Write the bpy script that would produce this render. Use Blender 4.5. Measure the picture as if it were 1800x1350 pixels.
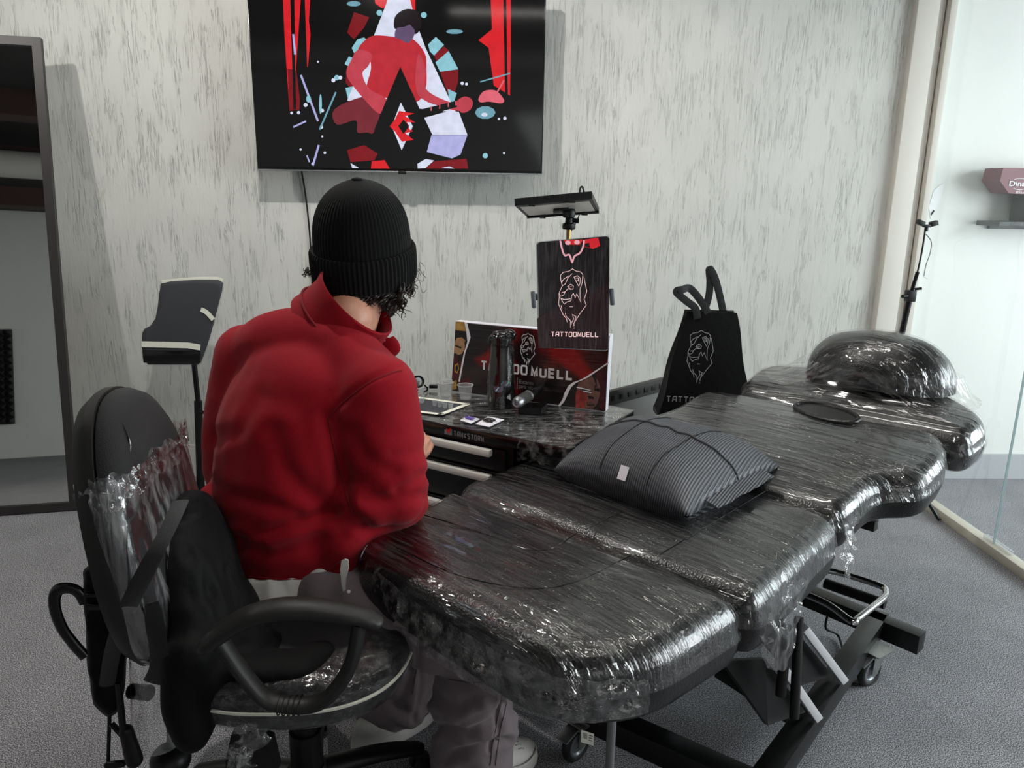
import bpy, bmesh, math, random
from mathutils import Vector, Matrix, Euler, noise
random.seed(7)
for o in list(bpy.data.objects): bpy.data.objects.remove(o)
SC = bpy.context.scene
COL = SC.collection
PI = math.pi
# ------------------------------------------------------------------ camera
CAM_H = 1.40
FPX = 1352.0
_p, _y, _r = math.radians(14.1), math.radians(2.0), math.radians(0.9)
_f = Vector((math.sin(_y)*math.cos(_p), math.cos(_y)*math.cos(_p), -math.sin(_p)))
_r0 = Vector((math.cos(_y), -math.sin(_y), 0))
_u0 = _r0.cross(_f)
CR = _r0*math.cos(_r) + _u0*math.sin(_r)
CU = _u0*math.cos(_r) - _r0*math.sin(_r)
cd = bpy.data.cameras.new('camera'); cam = bpy.data.objects.new('camera', cd); COL.objects.link(cam)
cd.sensor_fit = 'HORIZONTAL'; cd.sensor_width = 36.0; cd.lens = 36.0*FPX/1800.0
cd.clip_start = 0.05; cd.clip_end = 60
cam.matrix_world = Matrix(((CR.x, CU.x, -_f.x, 0), (CR.y, CU.y, -_f.y, 0), (CR.z, CU.z, -_f.z, CAM_H), (0, 0, 0, 1)))
SC.camera = cam
SC.view_settings.view_transform = 'Standard'; SC.view_settings.look = 'None'
SC.view_settings.gamma = 1.0; SC.view_settings.use_curve_mapping = False
SC.view_settings.exposure = 0.28
# ------------------------------------------------------------------ world and lights
W = bpy.data.worlds.new('world'); SC.world = W; W.use_nodes = True
W.node_tree.nodes['Background'].inputs[0].default_value = (0.75, 0.82, 0.9, 1)
W.node_tree.nodes['Background'].inputs[1].default_value = 0.6
def lamp(name, typ, loc, aim, power, size=0.1, sizey=None, col=(1, 1, 1), spot=None):
    l = bpy.data.lights.new(name, typ); l.energy = power; l.color = col
    if typ == 'AREA':
        l.size = size
        if sizey: l.shape = 'RECTANGLE'; l.size_y = sizey
    else: l.shadow_soft_size = size
    if spot: l.spot_size = math.radians(spot); l.spot_blend = 0.6
    o = bpy.data.objects.new(name, l); COL.objects.link(o); o.location = loc
    o.rotation_euler = (Vector(aim)-Vector(loc)).to_track_quat('-Z', 'Y').to_euler()
    return o
lamp('window_daylight', 'AREA', (4.35, 1.2, 1.55), (0.6, 1.8, 0.7), 165, 3.2, 1.9, (0.95, 0.975, 1.0))
lamp('ceiling_spot_lamp', 'SPOT', (-0.62, 2.15, 2.62), (-0.5, 3.3, 0.9), 62, 0.03, col=(1, 0.97, 0.92), spot=150)
lamp('ceiling_spot_lamp', 'SPOT', (-2.2, 2.2, 2.62), (-1.6, 3.4, 1.0), 42, 0.03, col=(1, 0.97, 0.92), spot=140)
lamp('shopfront_daylight', 'AREA', (1.3, -3.3, 1.6), (.2, 2, .9), 12, 2.6, 1.5, (0.95, 0.97, 1.0))
# ------------------------------------------------------------------ helpers
def ray(px, py):
    return _f + CR*((px-900)/FPX) + CU*((675-py)/FPX)
def at(px, py, Y):
    d = ray(px, py); return Vector((0, 0, CAM_H)) + d*(Y/d.y)
def atz(px, py, z):
    d = ray(px, py); return Vector((0, 0, CAM_H)) + d*((z-CAM_H)/d.z)
def atp(px, py, P, N):
    d = ray(px, py); c = Vector((0, 0, CAM_H)); return c + d*((Vector(P)-c).dot(N)/d.dot(N))
def lin(c):
    return tuple((v/12.92 if v <= .04045 else ((v+.055)/1.055)**2.4) for v in c)
def new_mat(name):
    m = bpy.data.materials.new(name); m.use_nodes = True
    return m, m.node_tree.nodes, m.node_tree.links, m.node_tree.nodes['Principled BSDF']
def coords(N, L, scale=(1, 1, 1), rot=(0, 0, 0), which='Object'):
    tc = N.new('ShaderNodeTexCoord'); mp = N.new('ShaderNodeMapping')
    mp.inputs['Scale'].default_value = scale; mp.inputs['Rotation'].default_value = rot
    L.new(tc.outputs[which], mp.inputs['Vector']); return mp.outputs['Vector']
def ntex(N, L, vec, scale, detail=3, rough=.5, dist=0):
    n = N.new('ShaderNodeTexNoise'); n.inputs['Scale'].default_value = scale; n.inputs['Detail'].default_value = detail
    n.inputs['Roughness'].default_value = rough; n.inputs['Distortion'].default_value = dist
    L.new(vec, n.inputs['Vector']); return n.outputs['Fac']
def ramp(N, L, fac, stops):
    r = N.new('ShaderNodeValToRGB')
    while len(r.color_ramp.elements) < len(stops): r.color_ramp.elements.new(0.5)
    for e, (p, c) in zip(r.color_ramp.elements, stops):
        e.position = p; e.color = (*c, 1) if len(c) == 3 else c
    L.new(fac, r.inputs['Fac']); return r.outputs['Color']
def bump(N, L, h, dist, strength=1.0, normal=None):
    b = N.new('ShaderNodeBump'); b.inputs['Distance'].default_value = dist; b.inputs['Strength'].default_value = strength
    L.new(h, b.inputs['Height'])
    if normal: L.new(normal, b.inputs['Normal'])
    return b.outputs['Normal']
def mat(name, col, rough=.5, metal=0, bscale=0, bdist=0, var=0, vscale=6, spec=.5, coat=0, sheen=0, emit=None, estr=1):
    """plain surface with slight procedural tone variation and optional fine bump"""
    m, N, L, P = new_mat(name)
    c = lin(col)
    P.inputs['Base Color'].default_value = (*c, 1); P.inputs['Roughness'].default_value = rough
    P.inputs['Metallic'].default_value = metal; P.inputs['Specular IOR Level'].default_value = spec
    P.inputs['Coat Weight'].default_value = coat; P.inputs['Coat Roughness'].default_value = .15
    P.inputs['Sheen Weight'].default_value = sheen
    v = coords(N, L)
    if var:
        f = ntex(N, L, v, vscale, 4)
        cc = ramp(N, L, f, [(.3, tuple(x*(1-var) for x in c)), (.7, tuple(min(1, x*(1+var)) for x in c))])
        L.new(cc, P.inputs['Base Color'])
    if bdist:
        L.new(bump(N, L, ntex(N, L, v, bscale, 3), bdist), P.inputs['Normal'])
    if emit:
        P.inputs['Emission Color'].default_value = (*lin(emit), 1); P.inputs['Emission Strength'].default_value = estr
    return m
def mesh_obj(name, verts, faces, mats, parent=None, smooth=True, fm=None, autosm=None):
    me = bpy.data.meshes.new(name); me.from_pydata([tuple(v) for v in verts], [], faces)
    if not isinstance(mats, (list, tuple)): mats = [mats]
    for m in mats: me.materials.append(m)
    if fm:
        for p, i in zip(me.polygons, fm): p.material_index = i
    bm = bmesh.new(); bm.from_mesh(me); bmesh.ops.recalc_face_normals(bm, faces=bm.faces); bm.to_mesh(me); bm.free()
    for p in me.polygons: p.use_smooth = smooth
    if smooth and autosm is not None:
        me.set_sharp_from_angle(angle=math.radians(autosm))
    o = bpy.data.objects.new(name, me); COL.objects.link(o)
    if parent: o.parent = parent
    return o
def empty(name, loc, label, cat, rz=0, group=None):
    o = bpy.data.objects.new(name, None); COL.objects.link(o); o.location = loc; o.rotation_euler = (0, 0, rz)
    o.empty_display_size = .05
    tag(o, label, cat, group); return o
def tag(o, label=None, cat=None, group=None, kind=None):
    if label: o['label'] = label
    if cat: o['category'] = cat
    if group: o['group'] = group
    if kind: o['kind'] = kind
    return o
def struct(o): o['kind'] = 'structure'; return o
class G:
    """geometry collector: many shapes, one mesh"""
    def __init__(s): s.v = []; s.f = []; s.m = []; s.mi = 0
    def add(s, v, f):
        b = len(s.v); s.v += [Vector(x) for x in v]; s.f += [tuple(i+b for i in q) for q in f]; s.m += [s.mi]*len(f); return s
    def box(s, c, d, rot=None, bev=0.0):
        bm = bmesh.new(); bmesh.ops.create_cube(bm, size=1)
        for v in bm.verts: v.co = Vector((v.co.x*d[0], v.co.y*d[1], v.co.z*d[2]))
        if bev: bmesh.ops.bevel(bm, geom=bm.edges[:], offset=bev, segments=2, affect='EDGES', profile=.6)
        M = rot if rot else Matrix.Identity(3)
        vs = [M @ v.co + Vector(c) for v in bm.verts]; fs = [tuple(v.index for v in f.verts) for f in bm.faces]
        bm.free(); return s.add(vs, fs)
    def bar(s, a, b, w, h, up=(0, 0, 1), bev=.002):
        a, b = Vector(a), Vector(b); x = (b-a).normalized(); y = Vector(up).cross(x).normalized(); z = x.cross(y)
        return s.box((a+b)/2, ((b-a).length, w, h), Matrix((x, y, z)).transposed(), bev)
    def sweep(s, pts, rad, n=12, ref=None, cap=True, closed=False):
        pts = [Vector(p) for p in pts]; k = len(pts)
        if not isinstance(rad, (list, tuple)): rad = [rad]*k
        elif isinstance(rad, tuple): rad = [rad]*k
        rings = []; prev = None
        for i, p in enumerate(pts):
            if closed: t = pts[(i+1) % k]-pts[i-1]
            else: t = pts[min(i+1, k-1)]-pts[max(i-1, 0)]
            if t.length < 1e-9: t = Vector((0, 0, 1))
            t.normalize()
            r = Vector(ref) if ref else (prev if prev else (Vector((0, 0, 1)) if abs(t.z) < .9 else Vector((1, 0, 0))))
            a = r-t*r.dot(t)
            if a.length < 1e-6: a = t.orthogonal()
            a.normalize(); b = t.cross(a)
            if not ref: prev = a
            ra, rb = rad[i] if isinstance(rad[i], (tuple, list)) else (rad[i], rad[i])
            rings.append([p+a*(ra*math.cos(2*PI*j/n))+b*(rb*math.sin(2*PI*j/n)) for j in range(n)])
        return s.loft(rings, cap=cap and not closed, loop=closed)
    def loft(s, rings, cap=True, loop=False, open_=False):
        n = len(rings[0]); v = [p for r in rings for p in r]; f = []
        K = len(rings)
        for i in range(K if loop else K-1):
            for j in range(n-1 if open_ else n):
                a = i*n+j; b = i*n+(j+1) % n; c = ((i+1) % K)*n+(j+1) % n; d = ((i+1) % K)*n+j
                f.append((a, b, c, d))
        if cap and not open_:
            f.append(tuple(range(n-1, -1, -1))); f.append(tuple((K-1)*n+j for j in range(n)))
        return s.add(v, f)
    def ell(s, c, r, rot=None, n=20, k=12):
        c = Vector(c); M = rot if rot else Matrix.Identity(3); v = []; f = []
        v.append(c+M @ Vector((0, 0, r[2])))
        for i in range(1, k):
            th = PI*i/k
            for j in range(n):
                ph = 2*PI*j/n
                v.append(c+M @ Vector((r[0]*math.sin(th)*math.cos(ph), r[1]*math.sin(th)*math.sin(ph), r[2]*math.cos(th))))
        v.append(c-M @ Vector((0, 0, r[2]))); e = len(v)-1
        for j in range(n): f.append((0, 1+j, 1+(j+1) % n)); f.append((e, 1+(k-2)*n+(j+1) % n, 1+(k-2)*n+j))
        for i in range(k-2):
            for j in range(n):
                a = 1+i*n+j; b = 1+i*n+(j+1) % n; f.append((a, a+n, b+n, b))
        return s.add(v, f)
    def limb(s, pts, rad, ref=None, n=18, caps=True):
        """closed tapered limb with round ends"""
        s.sweep(smooth_pts(pts, 6), smooth_rad(rad, 6), n, ref)
        if caps:
            for p, r in ((pts[0], rad[0]), (pts[-1], rad[-1])):
                q = min(r) if isinstance(r, (tuple, list)) else r
                s.ell(p, (q, q, q))
        return s
    def lathe(s, prof, c=(0, 0, 0), n=32, rot=None, cap=False):
        c = Vector(c); M = rot if rot else Matrix.Identity(3)
        return s.loft([[c+M @ Vector((r*math.cos(2*PI*j/n), r*math.sin(2*PI*j/n), z)) for j in range(n)] for r, z in prof], cap=cap)
    def prism(s, poly, depth):
        """poly: world points of a planar outline; depth vector"""
        n = len(poly); d = Vector(depth); v = [Vector(p) for p in poly]+[Vector(p)+d for p in poly]
        f = [tuple(range(n)), tuple(range(2*n-1, n-1, -1))]+[(i, (i+1) % n, n+(i+1) % n, n+i) for i in range(n)]
        return s.add(v, f)
    def obj(s, name, mats, parent=None, smooth=True, autosm=40, label=None):
        o = mesh_obj(name, s.v, s.f, mats, parent, smooth, s.m if isinstance(mats, (list, tuple)) else None, autosm)
        if parent is not None:
            pass
        if label: o['label'] = label
        return o
def cr(p0, p1, p2, p3, t):
    return .5*((2*p1)+(p2-p0)*t+(2*p0-5*p1+4*p2-p3)*t*t+(-p0+3*p1-3*p2+p3)*t**3)
def smooth_pts(pts, k=6, closed=False):
    pts = [Vector(p) for p in pts]; n = len(pts); out = []
    if n == 2 and not closed: return [pts[0].lerp(pts[1], i/k) for i in range(k+1)]
    for i in range(n if closed else n-1):
        if closed: a, b, c, d = pts[i-1], pts[i], pts[(i+1) % n], pts[(i+2) % n]
        else: a, b, c, d = pts[max(i-1, 0)], pts[i], pts[i+1], pts[min(i+2, n-1)]
        for j in range(k): out.append(cr(a, b, c, d, j/k))
    if not closed: out.append(pts[-1])
    return out
def smooth_rad(rad, k=6):
    out = []
    for i in range(len(rad)-1):
        for j in range(k):
            t = j/k; t = t*t*(3-2*t); a, b = rad[i], rad[i+1]
            if isinstance(a, (tuple, list)) or isinstance(b, (tuple, list)):
                a = a if isinstance(a, (tuple, list)) else (a, a); b = b if isinstance(b, (tuple, list)) else (b, b)
                out.append((a[0]+(b[0]-a[0])*t, a[1]+(b[1]-a[1])*t))
            else: out.append(a+(b-a)*t)
    out.append(rad[-1]); return out
def blob(name, g, vox, mats, parent=None, sm=6, disp=None, tri=None):
    """fuse overlapping closed shapes into ONE continuous skin, smooth it, then push folds into it"""
    me = bpy.data.meshes.new('tmp'); me.from_pydata([tuple(v) for v in g.v], [], g.f)
    o = bpy.data.objects.new('tmp', me); COL.objects.link(o)
    bm = bmesh.new(); bm.from_mesh(me); bmesh.ops.recalc_face_normals(bm, faces=bm.faces); bm.to_mesh(me); bm.free()
    r = o.modifiers.new('r', 'REMESH'); r.mode = 'VOXEL'; r.voxel_size = vox
    if sm:
        s = o.modifiers.new('s', 'SMOOTH'); s.iterations = sm; s.factor = .6
    dg = bpy.context.evaluated_depsgraph_get(); m2 = bpy.data.meshes.new_from_object(o.evaluated_get(dg))
    bpy.data.objects.remove(o)
    if disp:
        nn = [v.normal.copy() for v in m2.vertices]
        for v, n in zip(m2.vertices, nn): v.co += n*disp(v.co, n)
    m2.materials.clear()
    if not isinstance(mats, (list, tuple)): mats = [mats]
    for m in mats: m2.materials.append(m)
    for p in m2.polygons: p.use_smooth = True
    m2.name = name
    ob = bpy.data.objects.new(name, m2); COL.objects.link(ob)
    if parent: ob.parent = parent; ob.matrix_parent_inverse = parent_inv(parent)
    return ob
def parent_inv(p):
    M = Matrix.Translation(p.location) @ p.rotation_euler.to_matrix().to_4x4()
    return M.inverted()
def adopt(o, parent):
    """parent a mesh modelled in world coordinates"""
    o.parent = parent
    q = parent; M = Matrix.Identity(4)
    if q.parent is None: M = Matrix.Translation(q.location) @ q.rotation_euler.to_matrix().to_4x4()
    else:
        r = q.parent; M = (Matrix.Translation(r.location) @ r.rotation_euler.to_matrix().to_4x4()) @ q.matrix_parent_inverse
    o.matrix_parent_inverse = M.inverted(); return o
def onto(ob, px, py, lift=.001):
    """point of a surface hit from pixel px,py; used to lay seams on cloth"""
    from mathutils.bvhtree import BVHTree
    if ob.name not in _bvh: _bvh[ob.name] = BVHTree.FromPolygons([v.co for v in ob.data.vertices], [tuple(p.vertices) for p in ob.data.polygons])
    h = _bvh[ob.name].ray_cast(Vector((0, 0, CAM_H)), ray(px, py).normalized()); 
    return (h[0]+h[1]*lift) if h[0] else None
_bvh = {}
def seg_d(p, a, b):
    ab = b-a; t = max(0, min(1, (p-a).dot(ab)/max(ab.length_squared, 1e-9))); return (p-(a+ab*t)).length
def crease(lines):
    """lines: list of (pts, width, depth); returns a function of a point"""
    L2 = [([Vector(q) for q in pts], w, d) for pts, w, d in lines]
    def fn(p):
        s = 0
        for pts, w, d in L2:
            m = min(seg_d(p, pts[i], pts[i+1]) for i in range(len(pts)-1))
            if m < 3*w:
                s -= d*math.exp(-(m/w)**2)
                s += .6*d*math.exp(-((m-1.7*w)/w)**2)
        return s
    return fn
def text_mesh(g, s, origin, xdir, ydir, height, width=None, off=0.0, lift=.0006, align='LEFT', shear=0, depth=0.0):
    """letters as thin geometry laid on a surface; origin = lower left"""
    cu = bpy.data.curves.new('t', 'FONT'); cu.body = s; cu.size = 1; cu.offset = off; cu.shear = shear; cu.resolution_u = 3
    o = bpy.data.objects.new('t', cu); COL.objects.link(o)
    dg = bpy.context.evaluated_depsgraph_get(); me = bpy.data.meshes.new_from_object(o.evaluated_get(dg))
    xs = [v.co.x for v in me.vertices]; ys = [v.co.y for v in me.vertices]
    x0, x1, y0, y1 = min(xs), max(xs), min(ys), max(ys)
    sy = height/(y1-y0); sx = (width/(x1-x0)) if width else sy
    X, Y = Vector(xdir).normalized(), Vector(ydir).normalized(); Z = X.cross(Y)
    ox = {'LEFT': 0, 'CENTER': -(x1-x0)*sx/2}[align]
    g.add([Vector(origin)+X*((v.co.x-x0)*sx+ox)+Y*((v.co.y-y0)*sy)+Z*lift for v in me.vertices], [tuple(p.vertices) for p in me.polygons])
    bpy.data.objects.remove(o); return g
def ribbon(g, pts, w, Z):
    """flat line of width w along pts on a plane with normal Z"""
    Z = Vector(Z).normalized(); P = []
    for p in pts:
        p = Vector(p)
        if not P or (p-P[-1]).length > 1e-6: P.append(p)
    k = len(P)
    if k < 2: return g
    closed = k > 3 and (P[0]-P[-1]).length < 1e-5; L_, R_ = [], []
    for i in range(k):
        a = P[i]-P[i-1] if i else (P[-1]-P[-2] if closed else P[1]-P[0])
        b = P[i+1]-P[i] if i < k-1 else (P[1]-P[0] if closed else P[-1]-P[-2])
        a = a.normalized(); b = b.normalized(); na, nb_ = Z.cross(a), Z.cross(b); m = na+nb_
        m = m.normalized() if m.length > .2 else na
        q = w/2/max(.45, m.dot(na)); L_.append(P[i]-m*q); R_.append(P[i]+m*q)
    g.add(L_+R_, [(i, i+1, k+i+1, k+i) for i in range(k-1)])
    return g
GLY = {'T': [[(0, 1), (1, 1)], [(.5, 1), (.5, 0)]], 'A': [[(0, 0), (.12, .8), (.3, 1), (1, 1), (1, 0)], [(.1, .42), (1, .42)]], 'O': [[(.12, 1), (.88, 1), (1, .85), (1, .15), (.88, 0), (.12, 0), (0, .15), (0, .85), (.12, 1)]],
 'M': [[(0, 0), (0, 1), (.5, .15), (1, 1), (1, 0)]], 'U': [[(0, 1), (0, .15), (.15, 0), (.85, 0), (1, .15), (1, 1)]], 'E': [[(1, 1), (0, 1), (0, 0), (1, 0)], [(0, .5), (.9, .5)]], 'L': [[(0, 1), (0, 0), (1, 0)]],
 'N': [[(0, 0), (0, 1), (1, 0), (1, 1)]], 'K': [[(0, 0), (0, 1)], [(1, 1), (0, .45), (1, 0)]], 'S': [[(1, .88), (.85, 1), (.1, 1), (0, .75), (.15, .55), (.85, .45), (1, .25), (.88, 0), (0, 0)]], 'R': [[(0, 0), (0, 1), (.85, 1), (1, .85), (1, .6), (.85, .45), (0, .45)], [(.5, .45), (1, 0)]]}
def stroke_text(g, s, origin, xdir, ydir, height, width, w, lift=.0004, gap=.38):
    """block capitals drawn as flat strokes; origin = lower left"""
    X, Y = Vector(xdir).normalized(), Vector(ydir).normalized(); Z = X.cross(Y); n = len(s); cw = width/(n+(n-1)*gap)
    for i, ch in enumerate(s):
        x0 = i*cw*(1+gap)
        for pl in GLY[ch]:
            ribbon(g, [Vector(origin)+X*(x0+w/2+a*(cw-w))+Y*(w/2+b*(height-w))+Z*lift for a, b in pl], w, Z)
LION = [
 [(385,575),(370,520),(368,470),(395,442),(450,432),(485,408),(520,430),(565,438),(588,465),(580,550),(560,610),(560,680),(568,740),(528,655),(512,692),(495,650),(478,672),(470,725),(430,735),(405,757),(380,722),(372,700),(355,690),(352,650),(385,575)],
 [(597,485),(612,560),(628,630),(600,710),(622,768),(560,850),(500,945),(500,975)],
 [(352,650),(368,680),(400,665),(412,635),(378,642)], [(385,575),(412,560),(440,500),(482,455)], [(378,545),(400,508),(448,478)],
 [(355,690),(347,755),(372,812),(392,860),(425,900),(433,935)], [(415,845),(420,875),(465,920),(465,990),(476,940),(497,905),(485,858),(520,880),(505,930)],
 [(500,490),(535,475),(562,500),(560,545),(548,580),(525,540),(500,490)], [(515,500),(540,497),(546,532),(526,516)],
 [(435,585),(468,560),(495,578),(490,610),(465,607),(440,588),(480,585)], [(412,635),(440,605),(470,612)], [(372,700),(400,712),(470,705)], [(458,782),(490,782)], [(372,770),(378,800)], [(500,990),(502,999)]]
def lion(g, origin, xdir, ydir, height, w, lift=.0007):
    """lion head emblem; origin = centre"""
    X, Y = Vector(xdir).normalized(), Vector(ydir).normalized(); Z = X.cross(Y); s = height/590.0
    for pl in LION:
        ribbon(g, [Vector(origin)+X*((x-487)*s)+Y*((705-y)*s)+Z*lift for x, y in pl], w, Z)
    return g
# ------------------------------------------------------------------ materials
def wrap_mat(name, axis_scale, rot=(0, 0, 0), dist=.004, veil=.18, rough=.09, crumple=0.0, base=.05, lowf=.9, fmul=1.25, fine=0):
    """clear stretch film: see-through, glossy, with stretched wrinkles"""
    m, N, L, P = new_mat(name); N.remove(P); out = N['Material Output']
    v = coords(N, L, axis_scale, rot)
    wv = coords(N, L, (1, 1, 1))
    n1 = ntex(N, L, v, 1.0, 4, .6, .35)
    v3 = coords(N, L, tuple(q*.25 for q in axis_scale), rot)
    v2 = coords(N, L, tuple(q*2.7 for q in axis_scale), (rot[0], rot[1], rot[2]+.16))
    n2 = ntex(N, L, v2, 1.0, 3, .6, .3)
    add = N.new('ShaderNodeMath'); add.operation = 'MULTIPLY_ADD'; add.inputs[1].default_value = .4
    L.new(n2, add.inputs[0]); L.new(n1, add.inputs[2])
    rid = ramp(N, L, add.outputs[0], [(.78, (0, 0, 0)), (.93, (1, 1, 1))])
    nb = bump(N, L, ntex(N, L, v3, 1.0, 2, .5, .2), dist*lowf, .6)
    nb = bump(N, L, rid, dist, 1, nb)
    if fine:
        vf = coords(N, L, tuple(q*2.1 for q in axis_scale), (rot[0], rot[1], rot[2]-.05))
        fn_ = ntex(N, L, vf, 1.0, 2, .5, .15)
        mk_ = ramp(N, L, ntex(N, L, v3, 1.6, 3, .6, .4), [(.42, (0, 0, 0)), (.60, (1, 1, 1))])
        mu_ = N.new('ShaderNodeMath'); mu_.operation = 'MULTIPLY'; L.new(fn_, mu_.inputs[0]); L.new(mk_, mu_.inputs[1])
        nb = bump(N, L, mu_.outputs[0], fine, 1, nb)
    if crumple:
        vo = N.new('ShaderNodeTexVoronoi'); vo.feature = 'DISTANCE_TO_EDGE'; vo.inputs['Scale'].default_value = 28
        dn = N.new('ShaderNodeTexNoise'); dn.inputs['Scale'].default_value = 9
        L.new(wv, dn.inputs['Vector'])
        mx = N.new('ShaderNodeMix'); mx.data_type = 'RGBA'; mx.inputs[0].default_value = .12
        L.new(wv, mx.inputs[6]); L.new(dn.outputs['Color'], mx.inputs[7]); L.new(mx.outputs[2], vo.inputs['Vector'])
        nb = bump(N, L, vo.outputs['Distance'], crumple, 1, nb)
        nb = bump(N, L, ntex(N, L, wv, 60, 3, .6, 1.0), crumple*.4, 1, nb)
    fr = N.new('ShaderNodeFresnel'); fr.inputs['IOR'].default_value = 1.55; L.new(nb, fr.inputs['Normal'])
    ma = N.new('ShaderNodeMath'); ma.operation = 'MULTIPLY_ADD'; ma.use_clamp = True
    ma.inputs[1].default_value = fmul; ma.inputs[2].default_value = base; L.new(fr.outputs[0], ma.inputs[0])
    gb = N.new('ShaderNodeNewGeometry'); inv = N.new('ShaderNodeMath'); inv.operation = 'SUBTRACT'; inv.inputs[0].default_value = 1; L.new(gb.outputs['Backfacing'], inv.inputs[1])
    ff_ = N.new('ShaderNodeMath'); ff_.operation = 'MULTIPLY'; L.new(ma.outputs[0], ff_.inputs[0]); L.new(inv.outputs[0], ff_.inputs[1]); ma = ff_
    gl = N.new('ShaderNodeBsdfGlossy'); gl.inputs['Roughness'].default_value = rough; L.new(nb, gl.inputs['Normal'])
    tr = N.new('ShaderNodeBsdfTransparent'); tr.inputs[0].default_value = (.97, .97, .97, 1)
    m1 = N.new('ShaderNodeMixShader'); L.new(ma.outputs[0], m1.inputs[0]); L.new(tr.outputs[0], m1.inputs[1]); L.new(gl.outputs[0], m1.inputs[2])
    df = N.new('ShaderNodeBsdfDiffuse'); df.inputs[0].default_value = (.75, .76, .76, 1)
    big = ntex(N, L, wv, 3.0, 3, .6)
    vl = ramp(N, L, n2, [(.45, (0, 0, 0)), (.75, (veil,)*3)])
    mb = N.new('ShaderNodeMath'); mb.operation = 'MULTIPLY'; L.new(vl, mb.inputs[0]); L.new(big, mb.inputs[1])
    m2 = N.new('ShaderNodeMixShader'); L.new(mb.outputs[0], m2.inputs[0]); L.new(m1.outputs[0], m2.inputs[1]); L.new(df.outputs[0], m2.inputs[2])
    L.new(m2.outputs[0], out.inputs['Surface']); return m
def stucco():
    m, N, L, P = new_mat('stucco_plaster')
    v = coords(N, L, (1, 1, .055)); w1 = ntex(N, L, v, 92, 3, .6, .6)
    ln = ramp(N, L, w1, [(.445, (1, 1, 1)), (.475, (0, 0, 0)), (.505, (1, 1, 1))])
    mk = ramp(N, L, ntex(N, L, coords(N, L, (1, 1, .3)), 17, 4, .65), [(.46, (1, 1, 1)), (.58, (0, 0, 0))])
    sc_ = N.new('ShaderNodeMix'); sc_.data_type = 'RGBA'; sc_.blend_type = 'LIGHTEN'; sc_.inputs[0].default_value = 1
    L.new(ln, sc_.inputs[6]); L.new(mk, sc_.inputs[7]); gr = sc_.outputs[2]
    v2 = coords(N, L, (1, 1, .3)); w2 = ntex(N, L, v2, 48, 5, .65, .8)
    pt = ntex(N, L, coords(N, L), 2.2, 3)
    a = N.new('ShaderNodeMath'); a.operation = 'MULTIPLY_ADD'; a.inputs[1].default_value = .8; L.new(w2, a.inputs[0]); L.new(gr, a.inputs[2])
    L.new(bump(N, L, a.outputs[0], .0030, .8), P.inputs['Normal'])
    c1 = ramp(N, L, pt, [(.3, lin((.75, .75, .73))), (.7, lin((.79, .79, .77)))])
    mx = N.new('ShaderNodeMix'); mx.data_type = 'RGBA'; mx.blend_type = 'MULTIPLY'; mx.inputs[0].default_value = 1
    g2 = ramp(N, L, gr, [(.0, (.80, .80, .78)), (.8, (1, 1, 1))])
    L.new(c1, mx.inputs[6]); L.new(g2, mx.inputs[7]); L.new(mx.outputs[2], P.inputs['Base Color'])
    P.inputs['Roughness'].default_value = .75; P.inputs['Specular IOR Level'].default_value = .25
    return m
def carpet():
    m, N, L, P = new_mat('carpet')
    v = coords(N, L)
    f = ntex(N, L, v, 330, 2, .6); b = ntex(N, L, v, 5, 4, .6)
    c = ramp(N, L, f, [(.34, lin((.18, .18, .19))), (.5, lin((.48, .48, .495))), (.66, lin((.82, .82, .83)))])
    mx = N.new('ShaderNodeMix'); mx.data_type = 'RGBA'; mx.blend_type = 'MULTIPLY'; mx.inputs[0].default_value = 1
    L.new(c, mx.inputs[6]); L.new(ramp(N, L, b, [(.3, (.86, .86, .86)), (.7, (1.05, 1.05, 1.05))]), mx.inputs[7])
    L.new(mx.outputs[2], P.inputs['Base Color']); P.inputs['Roughness'].default_value = .95; P.inputs['Specular IOR Level'].default_value = .1
    L.new(bump(N, L, f, .002, .4), P.inputs['Normal']); return m
def leather(name, col=(.045, .045, .05), rough=.30, sc=220, d=.0006):
    m, N, L, P = new_mat(name)
    v = coords(N, L); vo = N.new('ShaderNodeTexVoronoi'); vo.inputs['Scale'].default_value = sc; L.new(v, vo.inputs['Vector'])
    P.inputs['Base Color'].default_value = (*lin(col), 1); P.inputs['Roughness'].default_value = rough
    nb = bump(N, L, vo.outputs['Distance'], d); L.new(bump(N, L, ntex(N, L, v, 12, 3), .004, .5, nb), P.inputs['Normal']); return m
def cloth(name, col, rough=.85, sc=600, d=.0006, var=.12, sheen=.15, fold=0, spec=.2):
    m, N, L, P = new_mat(name); v = coords(N, L); c = lin(col)
    f = ntex(N, L, v, 7, 4)
    L.new(ramp(N, L, f, [(.3, tuple(x*(1-var) for x in c)), (.7, tuple(min(1, x*(1+var)) for x in c))]), P.inputs['Base Color'])
    P.inputs['Roughness'].default_value = rough; P.inputs['Sheen Weight'].default_value = sheen; P.inputs['Specular IOR Level'].default_value = spec
    nb = bump(N, L, ntex(N, L, v, sc, 2), d)
    if fold: nb = bump(N, L, ntex(N, L, v, 14, 3, .55, .8), fold, .7, nb)
    L.new(nb, P.inputs['Normal']); return m
def emis(name, col, s=1.0, rough=.15):
    m, N, L, P = new_mat(name); c = lin(col)
    P.inputs['Base Color'].default_value = (.004, .004, .004, 1); P.inputs['Roughness'].default_value = rough
    v = coords(N, L); f = ntex(N, L, v, 30, 2)
    L.new(ramp(N, L, f, [(.2, tuple(x*.85 for x in c)), (.8, tuple(x*1.1 for x in c))]), P.inputs['Emission Color'])
    P.inputs['Emission Strength'].default_value = s; return m
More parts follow.
